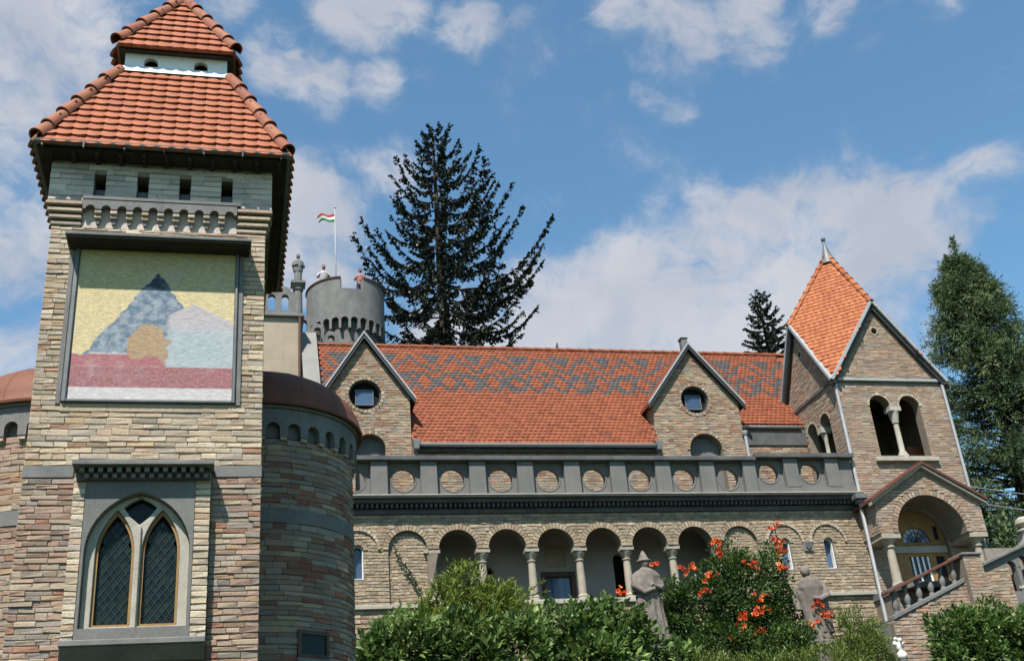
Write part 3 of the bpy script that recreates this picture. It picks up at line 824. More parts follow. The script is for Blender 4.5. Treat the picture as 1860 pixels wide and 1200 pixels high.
round_tower(-2.83, 'sunlit round stone tower with brown-red dome and wooden shutter', -105, 40, 51, -1)

# ------------------------------------------------------------------ main wing: arcade, parapet, roof, dormers
wg = thing('castle_wing', 'long stone castle wing with arcade, pierced parapet and patterned orange roof', 'castle', (10.5, 31, 5.6))
FF = front(30.0)
X0, X1 = 2.45, 18.38
LEDGE = 8.52
COLX = [5.24 + 1.388 * i for i in range(6)]
ARCX = [c + .694 for c in COLX]; AR = .535; SPR = 10.06; AO = AR + .155
def arcade_outline(r):
    p = [(5.06, LEDGE + .08), (13.50, LEDGE + .08)]
    for cx in ARCX[::-1]: p += [(cx + r, SPR)] + arc(cx, SPR, r, 0, 180, 14)[1:-1] + [(cx - r, SPR)]
    return p
opening = arcade_outline(AR)
BLX = (4.55, 14.28)                       # blind arches
WIX = (3.20, 15.67, 17.06)                # small arched windows under a hood arch
wins = [round_arch(x, 9.28, 10.06, .15, 8) for x in WIX]
blind = [round_arch(x, LEDGE + .06, SPR, .53, 14) for x in BLX]
m = MB()
m.prism(FF, rect(X0, X1, LEDGE, 11.5), [opening] + wins + blind, -.42, -.004)
m.fbox(FF, X0, X1, 4.5, LEDGE - .001, -.42, -.004)
m.build('wall', 'mortar_pale', wg)
# stone facing: openings with their arch rings are left out of the courses
def outline_ring(x, sp, r, v0): return [(x - r, sp), (x + r, sp)] + arc(x, sp, r, 0, 180, 14)[1:-1]
bh = []
arch_all = [(5.06, LEDGE + .08), (13.50, LEDGE + .08), (13.50, SPR)]
for cx in ARCX[::-1]: arch_all += [(cx + min(AO, .69), SPR)] + arc(cx, SPR, AO, 8, 172, 14) + [(cx - min(AO, .69), SPR)]
arch_all += [(5.06, SPR)]
def key_hole(x, v0, sp, r, ro):           # opening below, ring above the springing
    return [(x - r, v0), (x + r, v0), (x + r, sp), (x + ro, sp)] + arc(x, sp, ro, 0, 180, 14)[1:-1] + [(x - ro, sp), (x - r, sp)]
bh = [arch_all] + [key_hole(x, LEDGE + .06, SPR, .53, .68) for x in BLX] + [key_hole(x, 9.28, 10.06, .15, .27) for x in WIX]
lay(wg, courses(FF, rect(X0, X1, LEDGE + .05, 11.02), bh, .088, .10, .21, 61, joint=.017, proud=(.004, .018), jit=.2), 'stone_facade')
lay(wg, courses(FF, rect(X0, X1, 5.4, LEDGE - .06), [], .13, .14, .32, 62, joint=.02, proud=(.004, .03), jit=.2), 'stone_facade')
for i, cx in enumerate(ARCX): voussoirs(wg, FF, cx, SPR, AR, AO, 19, 'stone_facade', -.012, .022, seed=100 + i)
for i, x in enumerate(BLX):
    voussoirs(wg, FF, x, SPR, .53, .68, 19, 'stone_facade', -.012, .022, seed=120 + i)
    FN = front(30.09)
    m = MB(); m.prism(FN, rect(x - .6, x + .6, LEDGE + .02, 10.7), (), -.1, -.004); m.build('niche_wall', 'mortar_pale', wg)
    lay(wg, courses(FN, round_arch(x, LEDGE + .07, SPR, .525, 12), [], .088, .10, .2, 130 + i, joint=.012, proud=(.002, .018), jit=.2), 'stone_facade')
for i, x in enumerate(WIX):
    voussoirs(wg, FF, x, 10.06, .15, .27, 9, 'stone_facade', -.012, .02, seed=140 + i)
    voussoirs(wg, FF, x, 10.06, .53, .60, 17, 'stone_pale', .0, .055, seed=150 + i, name='hood_arch')
    m = MB(); m.fbox(FF, x - .2, x + .2, 9.2, 10.3, -.40, -.22); wo = m.build('arched_window', 'glass_blue', wg)
    m = MB(); m.prism(FF, round_arch(x, 9.285, 10.06, .146, 8), [round_arch(x, 9.31, 10.06, .12, 8)], -.2, -.06); m.build('window_frame', 'white_stone', wo)
m = MB(); m.fbox(FF, 16.22, 16.52, 9.78, 10.12, -.005, .05); sh_ = m.build('carved_shield', 'concrete', wg, bevel=.02)
m = MB(); m.prism(FF, [(16.28, 10.06), (16.28, 9.92), (16.37, 9.82), (16.46, 9.92), (16.46, 10.06)], (), .05, .085); m.build('shield_relief', 'concrete_dark', sh_, bevel=.01)
# ledge
m = MB(); m.fbox(FF, X0, X1 - .02, LEDGE - .06, LEDGE + .05, -.05, .10); m.build('ledge', 'trim_stone', wg, bevel=.012)
m = MB(); m.fbox(FF, 5.06, 13.50, LEDGE + .051, LEDGE + .078, -.42, .085); m.build('arcade_sill', 'trim_stone', wg)
# columns
for i, x in enumerate(COLX):
    y = 30.19
    m = MB(); m.lathe(x, y, [(.115, 8.76), (.118, 9.0), (.108, 9.45), (.098, 9.70)], 18)
    c = m.build('column', 'column_stone', wg, smooth='auto')
    m = MB(); m.lathe(x, y, [(.17, 8.60), (.17, 8.64), (.15, 8.68), (.165, 8.70), (.13, 8.74), (.12, 8.765)], 18); m.build('base', 'column_stone', c, smooth='auto')
    m = MB(); m.lathe(x, y, [(.10, 9.695), (.125, 9.70), (.125, 9.73), (.10, 9.74), (.12, 9.80), (.17, 9.88), (.185, 9.92), (.15, 9.95)], 18)
    m.box(x - .19, x + .19, y - .19, y + .21, 9.952, 10.055); m.build('capital', 'column_stone', c, smooth='auto')
m = MB(); m.fbox(FF, 4.98, 5.10, 9.95, 10.055, -.40, .03); m.build('impost', 'column_stone', wg)
m = MB(); m.fbox(FF, 13.49, 13.62, 9.95, 10.055, -.40, .03); m.build('impost', 'column_stone', wg)
# loggia interior
FLb = front(31.72)
dr = [rect(8.74, 9.62, 8.6, 9.72), round_arch(11.1, 8.6, 10.12, .19, 8), round_arch(7.05, 8.6, 9.8, .22, 8)]
m = MB(); m.prism(FLb, rect(4.3, 14.4, 8.45, 11.3), dr, -.2, 0); m.build('loggia_wall', 'plaster_loggia', wg)
m = MB(); m.box(4.3, 14.4, 30.43, 31.71, 8.40, 8.50); m.build('loggia_floor', 'concrete_dark', wg)
m = MB(); m.box(4.3, 14.4, 30.43, 31.71, 10.95, 11.05); m.build('loggia_ceiling', 'plaster_loggia', wg)
m = MB(); m.box(4.2, 4.29, 30.43, 31.71, 8.5, 10.94); m.build('loggia_end', 'plaster_loggia', wg)
m = MB(); m.box(14.41, 14.5, 30.43, 31.71, 8.5, 10.94); m.build('loggia_end', 'plaster_loggia', wg)
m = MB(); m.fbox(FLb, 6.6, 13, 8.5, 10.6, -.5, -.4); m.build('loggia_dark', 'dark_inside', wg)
m = MB(); m.prism(FLb, rect(8.66, 9.70, 8.6, 9.80), [rect(8.80, 9.56, 8.62, 9.66)], -.1, .03); do = m.build('loggia_door', 'wood_brown', wg)
for k in range(4):
    m = MB(); m.fbox(FLb, 8.805 + k * .19, 8.985 + k * .19, 8.62, 9.655, -.12, -.08); m.build('door_panel', 'glass_door', do)
m = MB(); m.prism(FLb, rect(8.85, 9.45, 9.95, 10.5), [rect(8.90, 9.40, 10.0, 10.45)], .0, .04); fr = m.build('wall_plaque', 'plaster_beige', wg)
m = MB(); m.fbox(FLb, 8.895, 9.405, 9.995, 10.455, .001, .015); m.build('plaque_panel', 'plaster_beige', fr)
# cornice with dentils
m = MB(); m.fbox(FF, X0, X1 - .02, 11.41, 11.46, -.42, .39); m.build('cornice_slab', 'concrete', wg, bevel=.01)
m = MB(); m.fbox(FF, X0, X1 - .02, 11.461, 11.493, -.42, .41); m.build('cornice_lit_edge', 'trim_stone', wg)  # paler strip: sunlit edge of the slab put into the colour
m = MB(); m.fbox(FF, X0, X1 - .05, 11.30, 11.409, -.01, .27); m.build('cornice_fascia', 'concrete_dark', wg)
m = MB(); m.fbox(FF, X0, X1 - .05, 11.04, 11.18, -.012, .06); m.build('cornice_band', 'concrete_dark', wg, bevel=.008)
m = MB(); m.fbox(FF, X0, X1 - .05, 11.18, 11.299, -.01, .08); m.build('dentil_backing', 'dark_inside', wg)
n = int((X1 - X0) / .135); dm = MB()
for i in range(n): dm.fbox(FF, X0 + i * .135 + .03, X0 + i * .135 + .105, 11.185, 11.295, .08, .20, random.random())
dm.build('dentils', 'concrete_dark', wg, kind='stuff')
# terrace floor
m = MB(); m.box(X0, X1, 30.43, 32.05, 11.30, 11.46); m.build('terrace_floor', 'concrete', wg)

# pierced parapet
PCX = [3.12 + 1.387 * k for k in range(9)]
PF = front(29.82)
def panel(x, z0, z1, zc, r=.335):
    m = MB(); m.prism(PF, rect(x - .46, x + .46, z0, z1), [circle(x, zc, r, 30)], -.36, -.17)
    m.build('parapet_panel', 'plaster_grey', wg)
    m = MB(); m.prism(PF, circle(x, zc, r + .04, 30), [circle(x, zc, r - .004, 30)], -.17, -.158)
    m.build('panel_ring', 'plaster_grey', wg, bevel=.006)
for x in PCX: panel(x, 11.495, 12.53, 12.03)
for k, x in enumerate([PCX[0] - .694] + [x + .694 for x in PCX]):
    a, b = x - .232, x + .232
    if k == 9: b = x + .17
    m = MB(); m.fbox(PF, a, b, 11.495, 12.53, -.34, 0.0); m.build('parapet_pilaster', 'plaster_grey', wg, bevel=.008)
m = MB(); m.fbox(PF, X0, 15.10, 12.53, 12.66, -.42, .095); m.build('parapet_coping', 'concrete_dark', wg, bevel=.012)
for x in (15.56, 16.93): panel(x, 11.72, 12.62, 12.20, .31)
for a, b in ((16.02, 16.47), (17.39, 17.82)):
    m = MB(); m.fbox(PF, a, b, 11.72, 12.62, -.34, 0.0); m.build('parapet_pilaster', 'plaster_grey', wg, bevel=.008)
m = MB(); m.fbox(PF, 17.82, 18.30, 11.72, 12.62, -.36, -.10); m.build('parapet_panel', 'plaster_grey', wg)
m = MB(); m.fbox(PF, 15.102, 18.30, 11.495, 11.72, -.36, -.012); m.build('parapet_base', 'plaster_grey', wg)
m = MB(); m.fbox(PF, 15.102, 18.36, 12.62, 12.76, -.42, .10); m.build('parapet_coping', 'concrete_dark', wg, bevel=.012)

# wall behind the terrace
WALLY = 32.0
FW = front(WALLY)
nich = [(3.85, 13.72, .46), (14.60, 13.70, .56)]
m = MB(); m.fbox(FW, 5.11, 12.97, 11.4, 13.9, -.4, -.012)
m.build('terrace_wall', 'mortar_pale', wg)
lay(wg, courses(FW, rect(5.15, 12.98, 11.45, 13.62), [], .088, .16, .3, 71, proud=(.001, .012)), 'stone_dormer')
for x, z, r in nich:
    m = MB(); m.fbox(FW, x - .8, x + .8, 11.5, 14.35, -.5, -.285); m.build('niche_back', 'plaster_grey', wg)
m = MB(); m.box(15.97, X1, 32.42, 32.8, 11.4, 14.62); m.build('terrace_wall', 'mortar_pale', wg)
lay(wg, courses(front(32.41), rect(15.97, X1, 11.45, 14.0), [], .088, .16, .3, 72, proud=(.001, .012)), 'stone_dormer')
m = MB(); m.fbox(front(32.41), 15.97, X1, 14.02, 14.45, 0, .05); m.build('eave_board', 'concrete_dark', wg)

# main roof
RY0, RZ0, RY1, RZ1 = 31.72, 13.78, 35.2, 18.66
RXA, RXB = 2.52, 20.2
V = Vector((0, RY1 - RY0, RZ1 - RZ0)); RL = V.length; V.normalize(); U = Vector((1, 0, 0)); Nr = U.cross(V)
def roofpt(x, s, w=0.0): return Vector((x, RY0, RZ0)) + V * (s * RL) + Nr * w
m = MB()
for xa_, xb_, s_0 in ((RXA, 5.10, .10), (5.10, 12.99, 0), (12.99, 16.0, .10)):
    m.add([roofpt(xa_, s_0, -.01), roofpt(xb_, s_0, -.01), roofpt(xb_, 1, -.01), roofpt(xa_, 1, -.01)], [(0, 1, 2, 3)])
m.add([roofpt(16.0, .185, -.01), roofpt(RXB, .185, -.01), roofpt(RXB, 1, -.01), roofpt(16.0, 1, -.01)], [(0, 1, 2, 3)])
m.add([(RXA, RY1, RZ1), (RXB, RY1, RZ1), (RXB, 2 * RY1 - RY0, RZ0), (RXA, 2 * RY1 - RY0, RZ0)], [(0, 1, 2, 3)])
m.add([(RXB, RY0 + .6, RZ0), (RXB, 2 * RY1 - RY0, RZ0), (RXB, RY1, RZ1)], [(0, 1, 2)])
roof = m.build('main_roof', 'tile_main', wg)
rows, tw_ = 34, .165; gz = RL / rows
def dark_tile(x, s):                                   # s = 0 at the ridge, 1 at the eave
    Uc = ((x - 5.55) / 1.52) % 1.0
    d0 = min(Uc, 1 - Uc); d5 = abs(Uc - .5)
    if s < .10 or s > .52: return False
    if s < .295 and abs(s - (.115 + .36 * d0)) < .024: return True                       # zigzag
    if s < .225 and d5 < .24 * (1 - (s - .10) / .125): return True                       # hanging triangles
    if d0 < .085 and abs(s - .285) < .03: return True                                    # dots
    p = (s - .40) / .21
    if -.5 <= p <= .5:
        q = lambda t: abs(((t + .5) % 1.0) - .5)
        if q(2 * Uc + p) < .15 or q(2 * Uc - p) < .15: return True
    return False
vs0, fs0 = tile_mesh(tw_ * .97, gz * 1.3, None, .026, .014, .012, .03, 2)
R = random.Random(17)
om, dk = MB(), MB()
for r_ in range(rows):
    n = int((RXB - RXA) / tw_)
    for i in range(n):
        x = RXA + (i + .5 + (.5 if r_ % 2 else 0)) * tw_
        s = r_ / rows
        if x > 16.0 and s < .18: continue
        if (x < 5.10 + tw_ * .4 or 12.99 - tw_ * .4 < x) and s < .12: continue
        if x > 19.4: continue
        o = roofpt(x + R.uniform(-.004, .004), s, .004 + R.uniform(0, .006))
        tilt = R.uniform(-.02, .02)
        M = Matrix(((1, 0, Nr.x, o.x), (0, V.y, Nr.y, o.y), (0, V.z, Nr.z, o.z), (0, 0, 0, 1))) @ Matrix.Rotation(tilt, 4, 'Z')
        (dk if dark_tile(x, 1 - s - .5 / rows) else om).add([M @ Vector(v) for v in vs0], fs0, R.random())
om.build('orange_tiles', 'tile_main', roof, kind='stuff')
dk.build('dark_tiles', 'tile_dark', roof, kind='stuff')
for i in range(int((RXB - RXA) / .40)):
    hm = MB(); x = RXA + i * .40
    half_pipe(hm, (x, RY1, RZ1 - .02), (x + .43, RY1, RZ1 - .035), (0, 0, 1), .12, .105, 8, .02, 190, R.random()); hm.build('ridge_tile', 'tile_main', roof, smooth='auto')
m = MB(); m.tube([(10.98, RY1, RZ1 + .05), (11.0, RY1, RZ1 + .30)], [.07, .02], 6); m.build('ridge_finial', 'metal_dark', roof)
# gutters
g = MB(); half_pipe(g, (5.2, RY0 - .03, RZ0 - .02), (12.95, RY0 - .03, RZ0 - .02), (0, 0, -1), .09, .09, 8, .01, 185); g.build('gutter', 'metal_pale', wg, smooth=True)
g = MB(); half_pipe(g, (16.0, 32.33, 14.66), (18.3, 32.33, 14.66), (0, 0, -1), .08, .08, 8, .01, 185); g.build('gutter', 'metal_pale', wg, smooth=True)
m = MB(); m.fbox(FW, 5.15, 12.98, 13.58, 13.72, -.05, .16); m.build('eave_board', 'concrete_dark', wg)
for x in (5.19, 12.86):
    m = MB(); m.prism(FW, [(x - .12, 13.86), (x + .12, 13.86), (x + .07, 13.56), (x - .07, 13.56)], (), .19, .42); m.tube([(x, 31.7, 13.57), (x, 31.75, 13.45), (x, 31.9, 13.2), (x, 31.9, 11.5)], .045, 8)
    m.build('rain_hopper', 'metal_grey', wg, bevel=.01)
m = MB(); m.tube([(15.98, 31.9, 14.2), (15.98, 31.9, 11.5)], .05, 8); m.lathe(15.98, 31.9, [(.05, 14.15), (.10, 14.22), (.10, 14.32), (.06, 14.33)], 10); m.build('downpipe', 'metal_pale', wg, smooth='auto')

# gabled dormers
def dormer(cx, xa, xb, zb, zpk, zc, rc, niche, seed, chimney=False):
    zw = zb                                            # height of the wall at the eaves
    peak = zpk - .12
    wall = [(xa, 13.0), (xb, 13.0), (xb, zw), (cx, peak), (xa, zw)]
    nz = niche
    m = MB(); m.prism(FW, [(xa, 11.4), (xb, 11.4), (xb, zw), (cx, peak), (xa, zw)], [circle(cx, zc, rc, 30), round_arch(nz[0], 12.2, nz[1], nz[2], 12)], -.28, -.004)
    d = m.build('dormer', 'mortar_pale', wg)
    hole = [circle(cx, zc, rc + .09, 30), key_hole(nz[0], 12.2, nz[1], nz[2], nz[2] + .09)]
    out = [(xa, 11.45), (xb, 11.45), (xb, zw), (cx, peak), (xa, zw)]
    lay(d, courses(FW, out, hole, .088, .15, .32, seed, proud=(.002, .016), jit=.18), 'stone_dormer')
    voussoirs(d, FW, cx, zc, rc, rc + .10, 26, 'stone_dormer', -.012, .02, 0, 360, 'oculus_ring', seed)
    voussoirs(d, FW, nz[0], nz[1], nz[2], nz[2] + .10, 17, 'stone_dormer', -.012, .02, 0, 180, 'niche_ring', seed)
    # side walls and roof slabs running back into the main roof
    m = MB(); 
    for x0_, x1_ in ((xa, xa + .2), (xb - .2, xb)): m.box(x0_, x1_, WALLY + .285, 33.9, 13.5, zw)
    m.build('dormer_side', 'mortar_pale', d)
    lay(d, courses(west(xa), rect(-33.6, -32.0, 13.4, zw), [], .088, .15, .32, seed + 1), 'stone_dormer')
    sl = (zpk - zb) / (cx - xa); ov = .17; zt = .075
    yb = RY0 + (zpk - RZ0) / (RZ1 - RZ0) * (RY1 - RY0) + .3
    for sgn, xe in ((-1, xa - ov), (1, xb + ov)):
        s2 = (zpk - zb) / abs(cx - (xa if sgn < 0 else xb)); ze = zb - s2 * ov + .03
        a0, a1 = (cx, zpk), (xe, ze)
        m = MB(); q = [(a0[0], a0[1]), (a1[0], a1[1]), (a1[0], a1[1] + zt * 1.5), (a0[0], a0[1] + zt * 1.5)]
        m.prism(FW, q, (), -(yb - WALLY), .10); m.build('dormer_roof', 'tile_main', d)
        m = MB(); q = [(a0[0], a0[1] - .10), (a1[0], a1[1] - .10), (a1[0], a1[1] + .045), (a0[0], a0[1] + .045)]
        m.prism(FW, q, (), .101, .17); m.build('verge_board', 'metal_dark', d)
        m = MB(); q = [(a0[0], a0[1] + .045), (a1[0], a1[1] + .045), (a1[0], a1[1] + .13), (a0[0], a0[1] + .13)]
        m.prism(FW, q, (), .08, .20); m.build('verge_capping', 'metal_pale', d)
    # round window
    m = MB(); m.prism(FW, circle(cx, zc, rc + .002, 30), [circle(cx, zc, rc - .05, 30)], -.26, -.10); m.build('oculus_frame', 'metal_dark', d)
    m = MB(); m.prism(FW, circle(cx, zc, rc - .045, 30), (), -.255, -.22); m.build('oculus_panel', 'dark_inside', d)
    m = MB(); m.fbox(FW, cx - .25, cx + .25, zc - .25, zc + .20, -.22, -.185); gl = m.build('square_pane', 'glass_blue', d)
    for q in (rect(cx - .28, cx - .25, zc - .28, zc + .23), rect(cx + .25, cx + .28, zc - .28, zc + .23), rect(cx - .25, cx + .25, zc + .20, zc + .23), rect(cx - .25, cx + .25, zc - .28, zc - .25)):
        m = MB(); m.prism(FW, q, (), -.22, -.16); m.build('pane_frame', 'metal_grey', d)
    if chimney:
        m = MB(); m.box(cx - .13, cx + .08, WALLY + .0, WALLY + .25, zpk - .1, zpk + .34); m.box(cx - .16, cx + .11, WALLY - .03, WALLY + .28, zpk + .34, zpk + .40); m.build('finial_block', 'concrete', d, bevel=.02)
    return d
dormer(3.73, 2.46, 5.10, 15.42, 17.42, 15.46, .50, nich[0], 81)
dormer(14.47, 12.98, 15.97, 15.36, 17.32, 15.44, .48, nich[1], 91, True)
# end gable with rendered coping along the verge
m = MB(); m.prism(west(2.0), [(-33.2, 5.0), (-33.2, 16.1), (-35.2, 19.0), (-37.2, 16.1), (-37.2, 5.0)], (), -.45, 0)
m.build('end_gable', 'plaster_white', wg)
m = MB(); m.prism(west(1.97), [(-32.6, 15.28), (-32.6, 15.42), (-35.2, 19.12), (-35.2, 18.92)], (), -.52, 0); m.box(1.97, 2.49, 32.6, 33.19, 5.0, 15.28)
m.build('end_coping', 'plaster_white', wg)

# ------------------------------------------------------------------ belfry tower with four gables and a porch
bf = thing('belfry_tower', 'stone belfry tower with four gables, steep orange helm roof and arched porch', 'tower', (20.3, 31.7, 5.6))
BX0, BX1, BY0, BY1 = 18.42, 22.22, 30.0, 33.5
BCX, BCY = (BX0 + BX1) / 2, (BY0 + BY1) / 2
GZ, PZ, AZ = 15.34, 18.05, 21.02
def twin(c0, c1, r, v0, sp, half):          # two arches sharing a slender middle support
    return [(c0 - r, v0), (c1 + r, v0)] + arc(c1, sp, r, 0, 180, 12) + arc(c0, sp, r, 0, 180, 12)
bel = [twin(19.84, 20.90, .36, 12.78, 14.46, 0)]
ocu = circle(20.28, 17.12, .11, 14)
doorway = round_arch(20.05, 8.35, 10.0, 1.02, 16)
side_hole = rect(20.9, 21.5, 9.0, 9.1)
m = MB()
m.prism(FF, [(BX0, 4.5), (BX1, 4.5), (BX1, GZ), (BCX, PZ), (BX0, GZ)], bel + [ocu, doorway], -.35, -.004)
Wb = west(BX0)
# west wall
wbel = [twin(-31.95, -31.05, .31, 13.1, 14.28, 0)]
wocu = circle(-BCY, 17.05, .10, 12)
m.prism(Wb, [(-BY1, 4.5), (-BY0 - .352, 4.5), (-BY0 - .352, GZ + .3), (-BCY, PZ), (-BY1, GZ)], wbel + [wocu], -.35, -.004)
m.prism(east(BX1), [(BY0 + .352, 4.5), (BY1, 4.5), (BY1, GZ), (BCY, PZ), (BY0 + .352, GZ + .3)], (), -.35, -.004)
m.prism(back(BY1), [(-BX1 + .355, 4.5), (-BX0 - .355, 4.5), (-BX0 - .355, GZ + .3), (-BCX, PZ), (-BX1 + .355, GZ + .3)], (), -.35, -.004)
m.build('wall', 'mortar_pale', bf)
def ring(h, cx, sp, r, ro): return key_hole(cx, h, sp, r, ro)
lay(bf, courses(FF, [(BX0, 8.3), (BX1, 8.3), (BX1, GZ), (BCX, PZ), (BX0, GZ)], [[(19.48, 12.78), (21.26, 12.78), (21.26, 14.46)] + arc(20.90, 14.46, .44, 0, 180, 12) + arc(19.84, 14.46, .44, 0, 180, 12) + [(19.48, 14.46)], circle(20.28, 17.12, .17, 14), doorway, rect(BX0 + .001, BX1 - .001, GZ - .055, GZ + .055)], .078, .16, .36, 201, proud=(.001, .012), jit=.2), 'stone_belfry')
lay(bf, courses(Wb, [(-BY1, 11.4), (-BY0, 11.4), (-BY0, GZ), (-BCY, PZ), (-BY1, GZ)], [[(-32.26, 13.1), (-30.74, 13.1), (-30.74, 14.28)] + arc(-31.05, 14.28, .38, 0, 180, 12) + arc(-31.95, 14.28, .38, 0, 180, 12) + [(-32.26, 14.28)], circle(-BCY, 17.05, .16, 12)], .078, .16, .36, 202, proud=(.001, .012), jit=.2), 'stone_belfry')
lay(bf, courses(FF, rect(BX0, BX1, 5.4, 8.3), [], .12, .16, .36, 203, proud=(.002, .03), jit=.2), 'stone_facade')
for i, cx in enumerate((19.84, 20.90)): voussoirs(bf, FF, cx, 14.46, .36, .44, 13, 'stone_pale', -.012, .015, seed=210 + i)
for i, cx in enumerate((-31.05, -31.95)): voussoirs(bf, Wb, cx, 14.28, .31, .38, 11, 'stone_pale', -.012, .015, seed=220 + i)
voussoirs(bf, FF, 20.28, 17.12, .11, .17, 10, 'stone_pale', -.012, .012, 0, 360, 'oculus_ring', 230)
voussoirs(bf, Wb, -BCY, 17.05, .10, .16, 10, 'stone_pale', -.012, .012, 0, 360, 'oculus_ring', 231)
m = MB(); m.fbox(FF, 19.24, 21.42, 12.56, 12.70, -.3, .14); m.build('belfry_sill', 'trim_stone', bf, bevel=.015)
m = MB(); m.lathe(20.37, 30.17, [(.19, 12.70), (.18, 12.82), (.09, 13.0), (.085, 13.9)], 14); cl = m.build('belfry_column', 'trim_stone', bf, smooth='auto')
m = MB(); m.lathe(20.37, 30.17, [(.085, 13.9), (.11, 13.92), (.11, 13.96), (.17, 14.25), (.18, 14.30)], 14); m.box(20.17, 20.57, 29.99, 30.35, 14.30, 14.458); m.build('capital', 'trim_stone', cl, smooth='auto')
m = MB(); m.lathe(BX0 + .17, 31.5, [(.12, 13.1), (.07, 13.25), (.065, 13.8), (.13, 14.08)], 12); m.box(BX0 - .01, BX0 + .35, 31.36, 31.64, 14.08, 14.278); m.build('belfry_column', 'trim_stone', bf, smooth='auto')
# belfry floor inside and dark room below
m = MB(); m.box(BX0 + .36, BX1 - .36, BY0 + .36, BY1 - .36, 12.4, 12.5); m.build('belfry_floor', 'concrete_dark', bf)
m = MB(); m.box(BX0 + .36, BX1 - .36, BY0 + .36, BY1 - .36, GZ - .1, GZ); m.build('belfry_ceiling', 'soffit_wood', bf)
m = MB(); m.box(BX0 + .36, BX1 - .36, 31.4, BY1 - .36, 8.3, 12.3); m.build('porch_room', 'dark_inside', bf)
# cornice bands below the gables
m = MB(); m.fbox(FF, BX0 - .05, BX1 + .03, GZ - .05, GZ + .05, -.01, .09); m.build('gable_band', 'metal_pale', bf, bevel=.01)
m = MB(); m.box(21.3, 21.84, 31.2, 33.0, 12.501, 13.55); m.build('inner_parapet', 'tile_belfry', bf)
m = MB(); m.fbox(Wb, -BY1, -BY0 - .10, GZ - .04, GZ + .04, -.01, .05); m.build('gable_band', 'concrete_dark', bf)
# helm roof: four rhombic planes
apex = Vector((BCX, BCY, AZ)); e = .16
pk = [Vector((BCX, BY0 - e, PZ + .08)), Vector((BX1 + e, BCY, PZ + .08)), Vector((BCX, BY1 + e, PZ + .08)), Vector((BX0 - e, BCY, PZ + .08))]
cn = [Vector((BX0 - e, BY0 - e, GZ - .10)), Vector((BX1 + e, BY0 - e, GZ - .10)), Vector((BX1 + e, BY1 + e, GZ - .10)), Vector((BX0 - e, BY1 + e, GZ - .10))]
m = MB()
for k in range(4):
    a, b, c = cn[k], pk[k], pk[k - 1]
    m.add([a, b, apex, c], [(0, 1, 2), (0, 2, 3)])
helm = m.build('helm_roof', 'tile_belfry', bf)
for k in (0, 1, 3):
    a, b, c = cn[k], pk[k], pk[k - 1]
    U = (b - c).normalized(); V2 = (apex - a); V2 = (V2 - U * V2.dot(U)); L = (apex - a).dot(V2.normalized()); V2.normalize(); N2 = U.cross(V2)
    if N2.z < 0: N2 = -N2
    hb = (b - c).length / 2; vm = (b - a).dot(V2)
    wt = .19; rows = int(L / .17); g2 = L / rows
    v0_, f0_ = tile_mesh(wt * .97, g2 * 1.3, None, .028, .015, .014, .025, 3)
    jm = MB(); mid = (b + c) / 2
    for r_ in range(rows):
        vv_ = (r_ + .5) * g2
        half = hb * (vv_ / vm if vv_ < vm else (L - vv_) / (L - vm))
        nn = int(half * 2 / wt) + 2
        for i in range(nn):
            u = (i - (nn - 1) / 2 + (.25 if r_ % 2 else -.25)) * wt
            if abs(u) > half - .04: continue
            base = a + V2 * (r_ * g2)
            mu = (mid - a).dot(U)
            o = base + U * (mu + u) + N2 * .008
            M = Matrix(((U.x, V2.x, N2.x, o.x), (U.y, V2.y, N2.y, o.y), (U.z, V2.z, N2.z, o.z), (0, 0, 0, 1)))
            jm.add([M @ Vector(v) for v in v0_], f0_, R.random())
    jm.build('helm_tiles', 'tile_belfry', helm, kind='stuff')
for k in range(4):                                      # hips from the gable peaks up to the apex
    p0, p1 = pk[k], apex; d = p1 - p0; L = d.length; d.normalize()
    out = Vector((p0.x - BCX, p0.y - BCY, 0)).normalized(); up = (out * .7 + Vector((0, 0, .7))).normalized()
    n = int(L / .36); s = L / n
    for i in range(n):
        hm = MB(); half_pipe(hm, p0 + d * (s * i - .03) + up * .02, p0 + d * (s * (i + 1) + .03), up, .10, .08, 8, .02, 190, R.random()); hm.build('hip_tile', 'tile_belfry', helm, smooth='auto')
def bar(m, p0, p1, up, w, h):                            # a straight board between two points
    p0, p1, up = Vector(p0), Vector(p1), Vector(up); d = (p1 - p0).normalized(); s = d.cross(up).normalized(); up = s.cross(d)
    P = [p + s * (a * w / 2) + up * (b * h / 2) for p in (p0, p1) for b in (-1, 1) for a in (-1, 1)]
    m.add(P, [(0, 2, 3, 1), (4, 5, 7, 6), (0, 1, 5, 4), (1, 3, 7, 5), (3, 2, 6, 7), (2, 0, 4, 6)])
for k in range(4):                                      # metal verges and dark boards beneath them
    for q in (cn[k], cn[(k + 1) % 4]):
        m = MB(); bar(m, q + Vector((0, 0, .03)), pk[k] + Vector((0, 0, .03)), (0, 0, 1), .13, .09); m.build('verge', 'metal_pale', helm)
        inw = Vector((BCX - pk[k].x, BCY - pk[k].y, 0)).normalized() * .075
        m = MB(); bar(m, q + inw * .9 + Vector((0, 0, -.12)), pk[k] + inw + Vector((0, 0, -.12)), (0, 0, 1), .10, .16); m.build('verge_board', 'metal_dark', helm)
m = MB(); m.lathe(apex.x, apex.y, [(.34, AZ - .42), (.2, AZ - .12), (.07, AZ + .35), (.04, AZ + .55), (.075, AZ + .60), (.085, AZ + .66), (.05, AZ + .72), (.001, AZ + .74)], 14); m.build('spire_finial', 'metal_grey', helm, smooth='auto')
